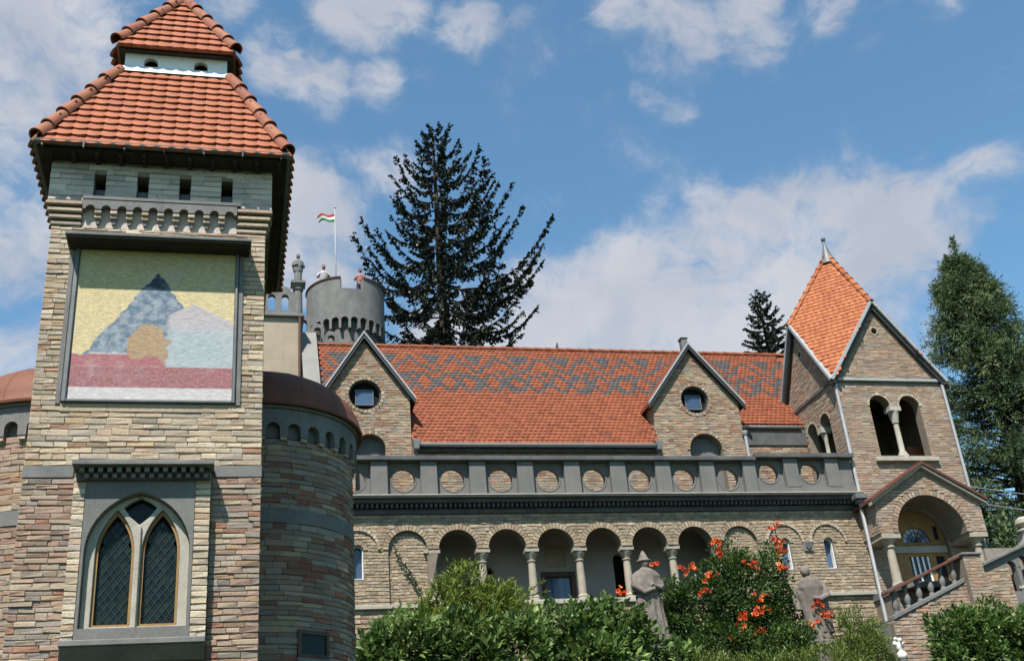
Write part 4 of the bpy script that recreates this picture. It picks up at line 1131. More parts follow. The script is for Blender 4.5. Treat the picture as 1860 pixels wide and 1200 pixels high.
# downpipes
m = MB(); m.tube([(18.40, 29.93, 15.2), (18.40, 29.93, 11.55), (18.38, 29.80, 11.40), (18.12, 29.55, 11.25), (18.10, 29.52, 5.9)], .055, 10); m.build('downpipe', 'metal_pale', bf, smooth='auto')
m = MB(); m.box(17.94, 18.32, 29.38, 29.70, 11.20, 11.36); m.box(18.0, 18.22, 29.45, 29.67, 11.09, 11.198); m.build('pipe_hopper', 'metal_grey', bf, bevel=.02)
m = MB(); m.tube([(22.24, 29.93, 15.2), (22.24, 29.93, 11.5), (22.24, 29.9, 6.0)], .05, 10); m.build('downpipe', 'metal_pale', bf, smooth='auto')

# porch
FP = front(29.0)
pa, pb, pc = 18.22, 21.80, 20.0
hole = arc(19.95, 10.02, 1.14, 0, 180, 22)
shape = [(21.75, 10.02), (21.75, 11.02), (pc, 12.08), (18.22, 11.02), (18.22, 10.02)] + hole[::-1]
m = MB(); m.prism(FP, shape, (), -.985, -.012); porch = m.build('porch', 'mortar_pale', bf)
bare = [(21.75, 10.02), (21.75, 11.0), (pc, 12.06), (18.22, 11.0), (18.22, 10.02), (19.95 - 1.30, 10.02)] + arc(19.95, 10.02, 1.30, 180, 0, 22)[1:]
lay(porch, courses(FP, bare, [], .085, .14, .3, 301, proud=(.001, .012), jit=.2), 'stone_belfry')
voussoirs(porch, FP, 19.95, 10.02, 1.14, 1.30, 31, 'stone_belfry', -.012, .016, seed=302)
lay(porch, courses(west(18.22), rect(-29.98, -29.02, 10.03, 11.0), [], .085, .14, .3, 303, proud=(.001, .012)), 'stone_belfry')
for x0_, z0_ in ((18.05, 10.93), (21.92, 10.93)):
    m = MB(); m.prism(FP, [(x0_, z0_), (pc, 12.08), (pc, 12.17), (x0_, z0_ + .09)], (), -.98, .20); m.build('porch_roof', 'terracotta_trim', porch)
    m = MB(); m.prism(FP, [(x0_, z0_ - .10), (pc, 11.99), (pc, 12.075), (x0_, z0_ - .012)], (), -.01, .15); m.build('porch_verge', 'trim_stone', porch)
for x in (18.55, 21.45):
    for y in (29.22,):
        m = MB(); m.lathe(x, y, [(.14, 8.62), (.14, 8.7), (.125, 9.2), (.112, 9.60)], 16); c = m.build('porch_column', 'column_stone', porch, smooth='auto')
        m = MB(); m.lathe(x, y, [(.11, 9.60), (.15, 9.63), (.15, 9.67), (.12, 9.69), (.16, 9.78), (.23, 9.87)], 16); m.box(x - .30, x + .30, 29.0, 29.98, 9.87, 10.018); m.build('capital', 'column_stone', porch, smooth='auto')
        m = MB(); m.lathe(x, y, [(.2, 8.42), (.2, 8.5), (.16, 8.58), (.15, 8.63)], 16); m.build('base', 'column_stone', porch, smooth='auto')
m = MB(); m.box(18.1, 22.1, 28.3, 29.98, 8.25, 8.42); m.build('porch_floor', 'concrete', porch)
m = MB(); m.box(18.15, 22.05, 28.75, 29.98, 5.5, 8.248); m.build('porch_base', 'mortar_pale', porch)
lay(porch, courses(front(28.74), rect(18.15, 22.05, 6.0, 8.24), [], .11, .16, .34, 304, proud=(.001, .012)), 'stone_belfry')
# timber door screen in the doorway
FD = front(30.16)
fan = round_arch(20.12, 10.05, 10.06, .46, 14)
lites = [rect(21.05 - .3, 21.05 - .12, 10.12, 10.62)]
leafs = [rect(19.72, 20.40, 8.75, 9.62), rect(20.62, 20.92, 8.75, 9.62)]
m = MB(); m.prism(FD, round_arch(20.05, 8.40, 10.0, 1.015, 16), [fan] + [rect(20.74, 20.90, 10.12, 10.55)] + leafs, -.09, 0); dr_ = m.build('timber_doorway', 'wood_ochre', porch)
m = MB(); m.fbox(FD, 19.06, 21.04, 9.72, 9.92, .001, .06); m.build('transom', 'wood_brown', dr_) if False else m.build('transom', 'trim_stone', porch)
R = random.Random(8); gm = MB()
mm, T = newmat('stained_glass'); r0_ = rnd(T)
finish(T, T.ramp(r0_, [(0, (.10, .13, .22)), (.3, (.28, .30, .36)), (.5, (.05, .08, .17)), (.68, (.36, .34, .33)), (.8, (.22, .12, .07)), (.9, (.15, .2, .3))], 'CONSTANT'), .15, .5)
for a in range(8):
    for (q0, q1) in ((.02, .17), (.17, .31), (.31, .45)):
        b0, b1 = rad(a * 22.5), rad(a * 22.5 + 22.5)
        gm.prism(FD, [(20.12 + q0 * cos(b0), 10.06 + q0 * sin(b0)), (20.12 + q1 * cos(b0), 10.06 + q1 * sin(b0)), (20.12 + q1 * cos(b1), 10.06 + q1 * sin(b1)), (20.12 + q0 * cos(b1), 10.06 + q0 * sin(b1))], (), -.08, -.06 - R.random() * .006, r=R.random())
gm.build('stained_fanlight', 'stained_glass', porch)
lm = MB()
for a in range(9): lm.tube([FD(20.12, 10.06, -.05), FD(20.12 + .455 * cos(rad(a * 22.5)), 10.06 + .455 * sin(rad(a * 22.5)), -.05)], .009, 4)
for q in (.17, .31): lm.tube([FD(x, z, -.05) for x, z in arc(20.12, 10.06, q, 0, 180, 12)], .009, 4)
lm.build('fanlight_leads', 'metal_dark', porch)
for a, b, c_, d_ in ((20.735, 20.905, 10.115, 10.555), (19.71, 20.41, 8.74, 9.63), (20.61, 20.93, 8.74, 9.63)):
    m = MB(); m.fbox(FD, a, b, c_, d_, -.085, -.05); m.build('door_glass', 'glass_dark', porch)
for k in range(4):
    x = 19.80 + k * .175; m = MB(); m.fbox(FD, x, x + .05, 8.76, 9.61, -.045, -.005); m.build('glazing_bar', 'zinc_white', porch)

# ------------------------------------------------------------------ stair up to the porch
sg = thing('stone_staircase', 'stone stair with sloping baluster rail climbing to the belfry porch', 'staircase', (19.5, 27.6, 5.6))
FS = front(27.9)
def rail(P0, P1, P2, mat='terracotta_trim'): pass
sA, sB = (17.34, 7.98), (19.78, 8.94)
sl = (sB[1] - sA[1]) / (sB[0] - sA[0])
m = MB(); m.prism(FS, [(sA[0] - .05, sA[1]), (sB[0], sB[1]), (sB[0], sB[1] + .09), (sA[0] - .05, sA[1] + .09)], (), -.30, .08); m.build('handrail', 'terracotta_trim', sg, bevel=.015)
zb = lambda x: sA[1] + sl * (x - sA[0]) - .66
m = MB(); m.prism(FS, [(sA[0], zb(sA[0]) - .02), (sB[0], zb(sB[0]) - .02), (sB[0], zb(sB[0]) + .10), (sA[0], zb(sA[0]) + .10)], (), -.28, .05); m.build('stair_string', 'concrete', sg, bevel=.012)
for i in range(6):
    x = 17.55 + i * .40; z0_, z1_ = zb(x) + .06, zb(x) + .70; y = 28.01; h = z1_ - z0_
    m = MB(); m.lathe(x, y, [(.085, z0_), (.085, z0_ + .06), (.05, z0_ + .09), (.095, z0_ + .22), (.085, z0_ + .30), (.045, z0_ + .46), (.075, z0_ + .52), (.085, z1_)], 12); m.build('baluster', 'concrete', sg, smooth='auto')
m = MB(); m.prism(FS, [(17.30, 5.4), (20.6, 5.4), (20.6, zb(20.6) - .1), (sB[0], zb(sB[0]) - .025), (sA[0], zb(sA[0]) - .025), (17.30, zb(sA[0]) - .12)], (), -.26, -.012); m.build('stair_wall', 'mortar_pale', sg)
lay(sg, courses(FS, [(17.30, 5.5), (20.6, 5.5), (20.6, zb(20.6) - .1), (sB[0], zb(sB[0]) - .03), (sA[0], zb(sA[0]) - .03), (17.30, zb(sA[0]) - .12)], [], .10, .14, .32, 401, proud=(.002, .025), jit=.22), 'stone_belfry')
m = MB(); m.box(19.80, 20.36, 27.72, 28.35, 5.5, 8.98); m.build('newel_pier', 'mortar_pale', sg)
lay(sg, courses(front(27.715), rect(19.80, 20.36, 6.0, 8.97), [], .09, .14, .3, 402, proud=(.001, .012)), 'stone_belfry')
m = MB(); m.box(19.76, 20.40, 27.66, 28.4, 8.98, 9.05); m.build('pier_cap', 'concrete', sg, bevel=.015)
for k in range(10):
    x = 17.3 + k * .26; m = MB(); m.box(x, x + .26, 28.19, 28.7, 5.5, zb(x) + .02); m.build('step', 'concrete', sg)
# upper flight with little columns
uA, uB = (20.30, 8.63), (23.6, 9.80)
us = (uB[1] - uA[1]) / (uB[0] - uA[0])
m = MB(); m.prism(FS, [(uA[0], uA[1]), uB, (uB[0], uB[1] + .10), (uA[0], uA[1] + .10)], (), -.36, .10); m.build('handrail', 'concrete', sg, bevel=.015)
zu = lambda x: uA[1] + us * (x - uA[0])
ub_ = []
for x in (21.42, 21.85, 22.28, 22.71): ub_.append([(x - .15, zu(x) - 1.05), (x + .15, zu(x) - 1.05)] + arc(x, zu(x) - .34, .15, 0, 180, 8))
m = MB(); m.prism(FS, [(20.37, 5.5), (23.6, 5.5), (23.6, uB[1] - .003), (20.37, zu(20.37) - .003)], ub_, -.25, -.012); m.build('stair_wall', 'plaster_grey', sg)
lay(sg, courses(FS, [(20.37, 5.6), (21.3, 5.6), (21.3, zu(21.3) - .3), (20.37, zu(20.37) - .1)], [], .09, .14, .3, 403, proud=(.001, .012)), 'stone_dormer')
for x in (21.635, 22.065, 22.495):
    m = MB(); z0_ = zu(x) - 1.05; m.lathe(x, 27.98, [(.09, z0_), (.09, z0_ + .06), (.06, z0_ + .1), (.055, z0_ + .5), (.09, z0_ + .58), (.11, z0_ + .62)], 12); m.build('little_column', 'trim_stone', sg, smooth='auto')
m = MB(); m.box(21.2, 23.6, 28.6, 28.7, 6.5, 9.4); m.build('stair_back', 'mortar', sg)
# urn-capped pier beyond
up_ = thing('gate_pier', 'stone pier with rounded cap at the top of the stair', 'pier', (23.07, 28.97, 5.5))
m = MB(); m.box(22.85, 23.3, 28.75, 29.2, 5.5, 9.95); m.build('shaft', 'stone_shade', up_)
m = MB(); m.lathe(23.07, 28.97, [(.30, 9.95), (.32, 10.0), (.25, 10.04), (.14, 10.08), (.14, 10.12), (.27, 10.22), (.25, 10.34), (.14, 10.42), (.001, 10.45)], 18); m.build('cap', 'trim_stone', up_, smooth='auto')
# white ornament on a post
wo_ = thing('white_ornament', 'small white stone ornament with round ball at the stair foot', 'ornament', (16.35, 26.3, 5.5))
m = MB(); m.lathe(16.35, 26.3, [(.09, 5.4), (.08, 5.9), (.11, 5.93), (.11, 5.98)], 12); m.build('post', 'concrete', wo_, smooth='auto')
m = MB(); ball(m, (16.35, 26.3, 6.08), .13); m.build('ball', 'white_stone', wo_, smooth=True)
m = MB(); ball(m, (16.30, 26.3, 6.30), .07, .07, .12); ball(m, (16.36, 26.28, 6.46), .07, .06, .06); ball(m, (16.25, 26.28, 6.49), .05); ball(m, (16.42, 26.3, 6.38), .05); ball(m, (16.22, 26.3, 6.38), .06, .05, .07); m.tube([(16.33, 26.3, 6.15), (16.31, 26.3, 6.4)], .06)
remeshed(m, 'figure', 'white_stone', wo_, .015)
# wires
for i, (za, zb_, ya) in enumerate(((11.5, 11.33, 29.2), (10.98, 10.8, 29.2))):
    m = MB(); pts = [(21.6 + (46 - 21.6) * t, ya + t * 3, za + (zb_ - za) * t * 3 - .5 * sin(pi * t)) for t in np.linspace(0, 1, 24)]
    m.tube(pts, .016, 5)
    tag(m.build('overhead_wire', 'metal_pale', None), ('upper' if i == 0 else 'lower') + ' thin pale overhead wire running from the porch past the tree', 'wire', 'overhead wires')
m = MB(); m.tube([(46, 32.2, 5), (46, 32.2, 12.5)], [.14, .10], 10)
wp = m.build('utility_pole', 'wood_brown', None, smooth=True); tag(wp, 'wooden pole carrying the overhead wires beyond the tree', 'pole')

# ------------------------------------------------------------------ background: stair block, crenellated tower, column, flag, people
sb = thing('balustraded_block', 'beige rendered block topped by an arched stone balustrade behind the dome', 'building', (1.2, 35, 6))
BZ = 19.25
m = MB(); m.box(-.6, 1.96, 34.4, 37.5, 5.5, BZ); m.build('wall', 'plaster_beige', sb)
m = MB(); m.box(-.7, 2.05, 34.28, 37.6, BZ, BZ + .12); m.build('cornice', 'concrete', sb, bevel=.02)
m = MB(); m.tube([(1.9, 34.33, BZ), (1.9, 34.33, 6)], .05, 8); m.build('downpipe', 'wood_brown', sb)
FBk = front(34.45)
hs = [round_arch(.10 + .44 * k, BZ + .30, BZ + .78, .12, 8) for k in range(4)]
top_ = [(-.15, BZ + .13), (1.75, BZ + .13), (1.75, BZ + 1.0)]
for k in range(3, -1, -1): top_ += arc(.10 + .44 * k, BZ + 1.0, .2, 0, 180, 8)
top_ += [(-.15, BZ + 1.0)]
m = MB(); m.prism(FBk, top_, hs, -.22, 0); m.build('arched_balustrade', 'concrete', sb, bevel=.015)
m = MB(); m.prism(FBk, [(.62, 17.1), (.62, 18.5), (.72, 18.7), (.82, 18.5), (.82, 17.1)], (), -.02, .02); m.build('slit_window', 'dark_inside', sb)

# second, lower balustrade climbing to the round keep
bb = thing('arched_stair_parapet', 'stepped stone parapet with small arches below the crenellated tower', 'parapet', (3.0, 38, 6))
FQ = front(38.0)
steps = [(2.25, 20.95), (2.75, 20.65), (3.25, 20.35), (3.75, 20.05)]
for x, z in steps:
    m = MB(); m.prism(FQ, [(x - .25, 19.0), (x + .25, 19.0), (x + .25, z)] + arc(x, z, .24, 0, 180, 8)[1:-1] + [(x - .25, z)], [round_arch(x, 19.5, z - .05, .12, 8)], -.25, 0); m.build('arch_piece', 'concrete', bb, bevel=.012)
m = MB(); m.box(2.0, 4.02, 37.9, 38.4, 6, 18.99); m.build('wall', 'concrete', bb)

ck = thing('crenellated_tower', 'grey round crenellated tower with arched corbels behind the roof', 'tower', (4.25, 44, 6))
KX, KY, KR = 4.40, 44.2, 1.62
D = drum(KX, KY, KR)
m = MB(); m.lathe(KX, KY, [(KR - .22, 6), (KR - .22, 23.7)], 48, cap=False); m.build('shaft', 'plaster_grey', ck, smooth=True)
n = 26; du = 2 * pi * KR / n; m = MB()
for i in range(n):
    u0 = i * du; cx_ = u0 + du / 2; r = .145
    m.prism(D, [(u0, 23.05), (cx_ - r, 23.05)] + arc(cx_, 23.42, r, 180, 0, 6) + [(cx_ + r, 23.05), (u0 + du, 23.05), (u0 + du, 23.75), (cx_, 23.75), (u0, 23.75)], (), -.22, .06)
m.build('arched_corbels', 'concrete', ck)
m = MB(); m.lathe(KX, KY, [(KR - .3, 23.75), (KR + .06, 23.75), (KR + .06, 24.9), (KR - .2, 24.9), (KR - .2, 24.52), (.01, 24.52)], 64, cap=False); m.build('parapet_wall', 'concrete', ck, smooth='auto')
for (a0, a1, z1) in ((-100, -12, 25.42), (22, 110, 25.45), (130, 240, 25.42)):
    m = MB(); k = 14
    for i in range(k):
        b0, b1 = a0 + (a1 - a0) * i / k, a0 + (a1 - a0) * (i + 1) / k
        m.fbox(D, rad(b0) * KR, rad(b1) * KR, 24.9, z1, -.2, .055)
    mer = m.build('merlon', 'concrete', ck)
    m = MB()
    for i in range(k):
        b0, b1 = a0 + (a1 - a0) * i / k, a0 + (a1 - a0) * (i + 1) / k
        m.fbox(D, rad(b0) * KR, rad(b1) * KR, z1 + .001, z1 + .06, -.26, .10)
    m.build('merlon_coping', 'terracotta_trim', mer)
m = MB(); 
fp = thing('flagpole', 'thin white flagpole with small tricolour flag on the crenellated tower', 'flagpole', (4.0, 44.4, 24.1))
m = MB(); m.tube([(4.02, 44.4, 24.1), (4.02, 44.4, 27.5), (4.02, 44.4, 30.05)], [.035, .03, .022], 8); m.build('pole', 'metal_pale', fp, smooth=True)
m = MB(); ball(m, (4.02, 44.4, 30.08), .05, n=8); m.build('pole_ball', 'metal_pale', fp, smooth=True)
mm, T = newmat('flag_cloth'); a_ = T.n('ShaderNodeAttribute', attribute_name='rnd').outputs['Fac']
finish(T, T.ramp(a_, [(0, (.05, .16, .07)), (.34, (.62, .62, .60)), (.67, (.42, .05, .04))], 'CONSTANT'), .9, .1, trans=.25)
m = MB(); nxx, nzz = 14, 6
def fpt(i, j):
    t = i / nxx; s = j / nzz
    return (4.0 - .78 * t * (1 - .1 * s), 44.4 + .10 * sin(t * 7 + s) * t, 29.75 - .06 * t - .12 * sin(t * 6) * t - (s) * (.44 - .14 * t) - .16 * t * t)
vs = [fpt(i, j) for j in range(nzz + 1) for i in range(nxx + 1)]
for j in range(nzz):
    for i in range(nxx):
        k = j * (nxx + 1) + i; b = len(m.v)
        m.add([vs[k], vs[k + 1], vs[k + nxx + 2], vs[k + nxx + 1]], [(0, 1, 2, 3)], [.9, .5, .1][j // 2])
m.build('flag', 'flag_cloth', fp, smooth=True)

mc = thing('monument_column', 'slender grey stone column with moulded capital beside the crenellated tower', 'column', (2.0, 36.6, 19.3))
cx_, cy_ = 1.96, 36.6
m = MB(); m.lathe(cx_, cy_, [(.17, 19.62), (.165, 20.2), (.15, 21.45)], 16); m.build('shaft', 'concrete', mc, smooth='auto')
m = MB(); m.box(cx_ - .27, cx_ + .27, cy_ - .27, cy_ + .27, 19.38, 19.52); m.lathe(cx_, cy_, [(.24, 19.52), (.24, 19.57), (.18, 19.63)], 16); m.build('base', 'concrete', mc, smooth='auto')
m = MB(); m.lathe(cx_, cy_, [(.15, 21.45), (.2, 21.48), (.17, 21.53), (.20, 21.6), (.26, 21.68)], 16); m.box(cx_ - .26, cx_ + .26, cy_ - .26, cy_ + .26, 21.68, 21.78); m.build('capital', 'concrete', mc, smooth='auto')

def statue(name, label, loc, H, kind, face):
    """robed standing stone figure, one continuous surface; H is its height"""
    t = thing(name, label, 'statue', loc, None)
    x, y, z = loc; s = H / 2.0; m = MB(); c, q = cos(face), sin(face)
    def P(a, b, h): return (x + (a * c - b * q) * s, y + (a * q + b * c) * s, z + h * s)
    def sec(h, rx, ry, a=0, b=0, k=0, amp=0):
        p = P(a, b, h); return (p[0], p[1], p[2], rx * s, ry * s, k, amp)
    if kind == 'cloak':      # pilgrim with pointed hat, cape and pleated skirt
        loft(m, [sec(0, .34, .27, k=11, amp=.12), sec(.25, .335, .26, k=11, amp=.12), sec(.6, .30, .235, k=11, amp=.10), sec(.85, .30, .235, k=11, amp=.03), sec(.92, .265, .21), sec(.97, .27, .215), sec(1.15, .33, .24), sec(1.38, .35, .24), sec(1.5, .26, .2), sec(1.57, .12, .11), sec(1.62, .08, .08)], 44)
        loft(m, [sec(1.02, .36, .26, k=8, amp=.10), sec(1.2, .37, .26, k=8, amp=.08), sec(1.42, .31, .23), sec(1.55, .16, .15)], 36)
        ball(m, P(0, -.03, 1.70), .105 * s, .115 * s, .14 * s)
        loft(m, [sec(1.73, .17, .17), sec(1.76, .175, .175), sec(1.79, .12, .12), sec(1.9, .075, .075), sec(2.0, .02, .02)], 20)
        for sg in (-1, 1):
            m.tube([P(sg * .27, .0, 1.42), P(sg * .34, -.06, 1.16), P(sg * .20, -.25, 1.02 + .05 * sg), P(-sg * .04, -.30, 1.10 + .05 * sg)], [.09 * s, .08 * s, .062 * s, .045 * s], 10)
        loft(m, [sec(.88, .285, .225), sec(.93, .30, .24), sec(.98, .285, .225)], 30)
    elif kind == 'robe':     # bare-headed figure bowed forward in a long mantle
        loft(m, [sec(0, .36, .28, k=9, amp=.07), sec(.3, .33, .26, .0, .0, 9, .07), sec(.7, .29, .24, .02, 0, 9, .05), sec(1.05, .29, .235, .03, -.02, 5, .03), sec(1.35, .35, .24, .03, -.04), sec(1.52, .28, .2, .02, -.06), sec(1.62, .12, .12, .0, -.1)], 40)
        ball(m, P(-.05, -.14, 1.76), .12 * s, .13 * s, .155 * s); ball(m, P(-.05, -.08, 1.80), .13 * s, .12 * s, .13 * s)
        m.tube([P(.33, 0, 1.42), P(.40, -.1, 1.1), P(.18, -.3, 1.0), P(.0, -.32, 1.05)], [.1 * s, .09 * s, .075 * s, .05 * s], 10)
        m.tube([P(-.30, 0, 1.42), P(-.42, -.02, 1.1), P(-.38, -.12, .8)], [.1 * s, .085 * s, .06 * s], 10)
        loft(m, [sec(1.5, .30, .22, .02, 0), sec(1.2, .40, .27, .04, .02, 6, .05), sec(.6, .36, .27, .06, .03, 6, .07), sec(.2, .34, .27, .08, .03, 6, .08)][::-1], 30)
    else:                    # draped figure, arms held before the chest
        loft(m, [sec(0, .24, .22), sec(.1, .22, .20, k=8, amp=.06), sec(.6, .22, .19, k=8, amp=.06), sec(1.0, .25, .2, k=5, amp=.03), sec(1.3, .28, .2), sec(1.5, .25, .18), sec(1.62, .1, .1)], 30)
        ball(m, P(0, -.02, 1.79), .12 * s, .13 * s, .16 * s); loft(m, [sec(1.88, .13, .13), sec(1.95, .10, .10), sec(2.0, .05, .05)], 14)
        for sg in (-1, 1):
            m.tube([P(sg * .25, 0, 1.42), P(sg * .34, -.04, 1.12), P(sg * .1, -.26, 1.15)], [.09 * s, .085 * s, .06 * s], 10)
        loft(m, [sec(1.45, .30, .21), sec(1.1, .33, .23, k=6, amp=.05), sec(.75, .27, .22, k=6, amp=.05)][::-1], 24)
    remeshed(m, 'body', 'statue_stone' if kind != 'small' else 'concrete', t, .016 * s, 1)
    return t
statue('stone_statue', 'draped grey stone figure standing on the slender column', (cx_, cy_, 21.78), 1.22, 'small', .2)

def person(label, loc, shirt, trous, hair, lean, H=1.72):
    x, y, z = loc; s = H / 1.75
    t = thing('person', label, 'person', loc, 'people on the crenellated tower')
    m = MB(); P = lambda a, b, h: (x + a * s, y + (b - lean * max(0, h - .95) * .4) * s, z + h * s)
    S = lambda h, rx, ry: (*P(0, 0, h), rx * s, ry * s)
    loft(m, [S(.86, .15, .11), S(1.0, .145, .105), S(1.2, .17, .115), S(1.38, .18, .11), S(1.47, .09, .08), S(1.54, .055, .06)], 20)
    c_ = P(0, -.02, 1.64); ball(m, c_, .078 * s, .095 * s, .115 * s); ball(m, (c_[0], c_[1] - .095 * s, c_[2] - .01), .018 * s, .02 * s, .025 * s, 6)
    for sg in (-1, 1):
        m.tube([P(sg * .08, 0, .92), P(sg * .095, -.01, .48), P(sg * .10, .02, .08)], [.085 * s, .062 * s, .042 * s], 10)
        loft(m, [(*P(sg * .10, -.05, .0), .045 * s, .12 * s), (*P(sg * .10, -.05, .06), .043 * s, .11 * s), (*P(sg * .10, -.0, .1), .04 * s, .05 * s)], 12)
        m.tube([P(sg * .18, 0, 1.38), P(sg * .27, -.06, 1.14), P(sg * .17, -.26, 1.2)], [.052 * s, .042 * s, .03 * s], 10)
        for f_ in range(4): m.tube([P(sg * (.19 - f_ * .016), -.25, 1.205), P(sg * (.185 - f_ * .016), -.32, 1.20 - .006 * f_), P(sg * (.185 - f_ * .016), -.345, 1.175)], .0085 * s, 6)
        m.tube([P(sg * .14, -.25, 1.21), P(sg * .12, -.29, 1.225)], .010 * s, 6)
        ball(m, (c_[0] + sg * .078 * s, c_[1], c_[2]), .014 * s, .02 * s, .03 * s, 6)
    body = remeshed(m, 'body', 'skin', t, .012, 1)
    m = MB(); loft(m, [S(.84, .165, .125), S(1.0, .16, .12), S(1.2, .185, .13), S(1.38, .195, .125), S(1.47, .10, .09)], 20)
    for sg in (-1, 1): m.tube([P(sg * .17, 0, 1.39), P(sg * .25, -.04, 1.2)], [.068 * s, .06 * s], 10)
    remeshed(m, 'shirt', shirt, t, .015, 1)
    m = MB(); loft(m, [S(.80, .17, .13), S(.98, .158, .12)], 16)
    for sg in (-1, 1): m.tube([P(sg * .085, 0, .92), P(sg * .097, -.01, .48), P(sg * .10, .02, .1)], [.105 * s, .08 * s, .065 * s], 10)
    remeshed(m, 'trousers', trous, t, .015, 1)
    m = MB(); ball(m, (c_[0], c_[1] + .018 * s, c_[2] + .035 * s), .086 * s, .098 * s, .10 * s); m.build('hair', hair, t, smooth=True)
plain_mat('skin', (.48, .28, .2), (.44, .25, .18), 4.0, .6)
plain_mat('shirt_white', (.72, .71, .70), (.66, .65, .65), 4.0)
plain_mat('shirt_pink', (.55, .27, .25), (.5, .22, .2), 4.0)
plain_mat('cloth_blue', (.06, .08, .14), (.04, .06, .11), 4.0)
plain_mat('hair_dark', (.03, .02, .015), (.02, .015, .012), 9.0)
person('person in a white shirt leaning on the merlon coping left of the flagpole', (3.38, 43.12, 24.52), 'shirt_white', 'cloth_blue', 'hair_dark', .35)
person('person in a pale pink top standing right of the flagpole behind the parapet', (4.95, 43.15, 24.52), 'shirt_pink', 'cloth_blue', 'hair_dark', .2, 1.66)

# ------------------------------------------------------------------ trees
def spruce(label, base, H, zvis, Rb, mat, seed, nbr, droop=.25, up=.55, needle=.22, dens=1.0):
    R = random.Random(seed); x, y, z = base
    t = thing('spruce_tree', label, 'tree', base)
    m = MB(); m.tube([(x, y, z), (x + .1, y, z + H * .4), (x, y + .05, z + H * .75), (x, y, z + H)], [H * .017, H * .012, H * .006, .02], 10)
    for i in range(nbr):
        f = (i + R.random()) / nbr; f = f ** 1.0
        h = zvis + (H - zvis) * f
        L = Rb * (1 - f) ** .85 * R.uniform(.6, 1.1) * min(1, .55 + f * 2.2) + .25
        az = i * 2.399 + R.uniform(-.3, .3); dx, dy = cos(az), sin(az); L *= 1 + .14 * dx
        pts = []; n = 7
        tipup = up * R.uniform(.5, 1.3)
        for k in range(n):
            q = k / (n - 1); rr = L * q
            dz = -droop * L * sin(q * pi * .62) * 1.1 + tipup * L * .55 * q ** 2.6 + f * .55 * L * q
            pts.append(Vector((x + dx * rr, y + dy * rr, z + h + dz)))
        if 'lf' not in locals(): lf = MB()
        m.tube(pts, [max(.012, .05 * (1 - k / n) * (L / Rb) ** .5 + .006) for k in range(n)], 5, False)
        side = Vector((-dy, dx, 0))
        for k in range(n - 1):
            p, q_ = pts[k], pts[k + 1]; d = (q_ - p).normalized(); seg = (q_ - p).length
            fr = (k + .5) / n
            if fr < .10: continue
            cnt = int(dens * seg * 30) + 1
            for j in range(cnt):
                s = p.lerp(q_, R.random()); wdt = (1 - fr) * L * .15 + .16
                sgn = R.choice((-1, 1)); 
                tw_ = (d * R.uniform(.25, 1.0) + side * sgn * R.uniform(.15, .9) + Vector((0, 0, -R.uniform(.2, 1.3) * (1.25 - fr)))).normalized()
                ln = R.uniform(.45, 1.0) * wdt
                e_ = s + tw_ * ln
                nseg = max(2, int(ln / .10))
                for b in range(nseg):
                    c0 = s.lerp(e_, b / nseg); c1 = s.lerp(e_, (b + 1.25) / nseg) + Vector((0, 0, -.02))
                    wv = Vector((R.uniform(-1, 1), R.uniform(-1, 1), R.uniform(-.6, .6))); wv = (wv - tw_ * wv.dot(tw_)).normalized() * needle * R.uniform(.22, .42)
                    mid = (c0 + c1) / 2
                    lf.add([c0, mid + wv, c1, mid - wv], [(0, 1, 2, 3)], R.random())
    m.build('trunk', 'bark', t, smooth=True)
    lf.build('crown', mat, t)
    return t
spruce('tall dark spruce with upturned branches towering behind the patterned roof', (9.85, 50, 7.0), 32.2, 17.3, 6.9, 'needles_dark', 7, 120, .24, .95, .26, 1.0)
spruce('small bluish spruce peeping over the roof beside the belfry', (24.55, 45, 7.0), 19.7, 13.0, 2.3, 'needles_small', 9, 110, .12, .35, .2, 1.5)

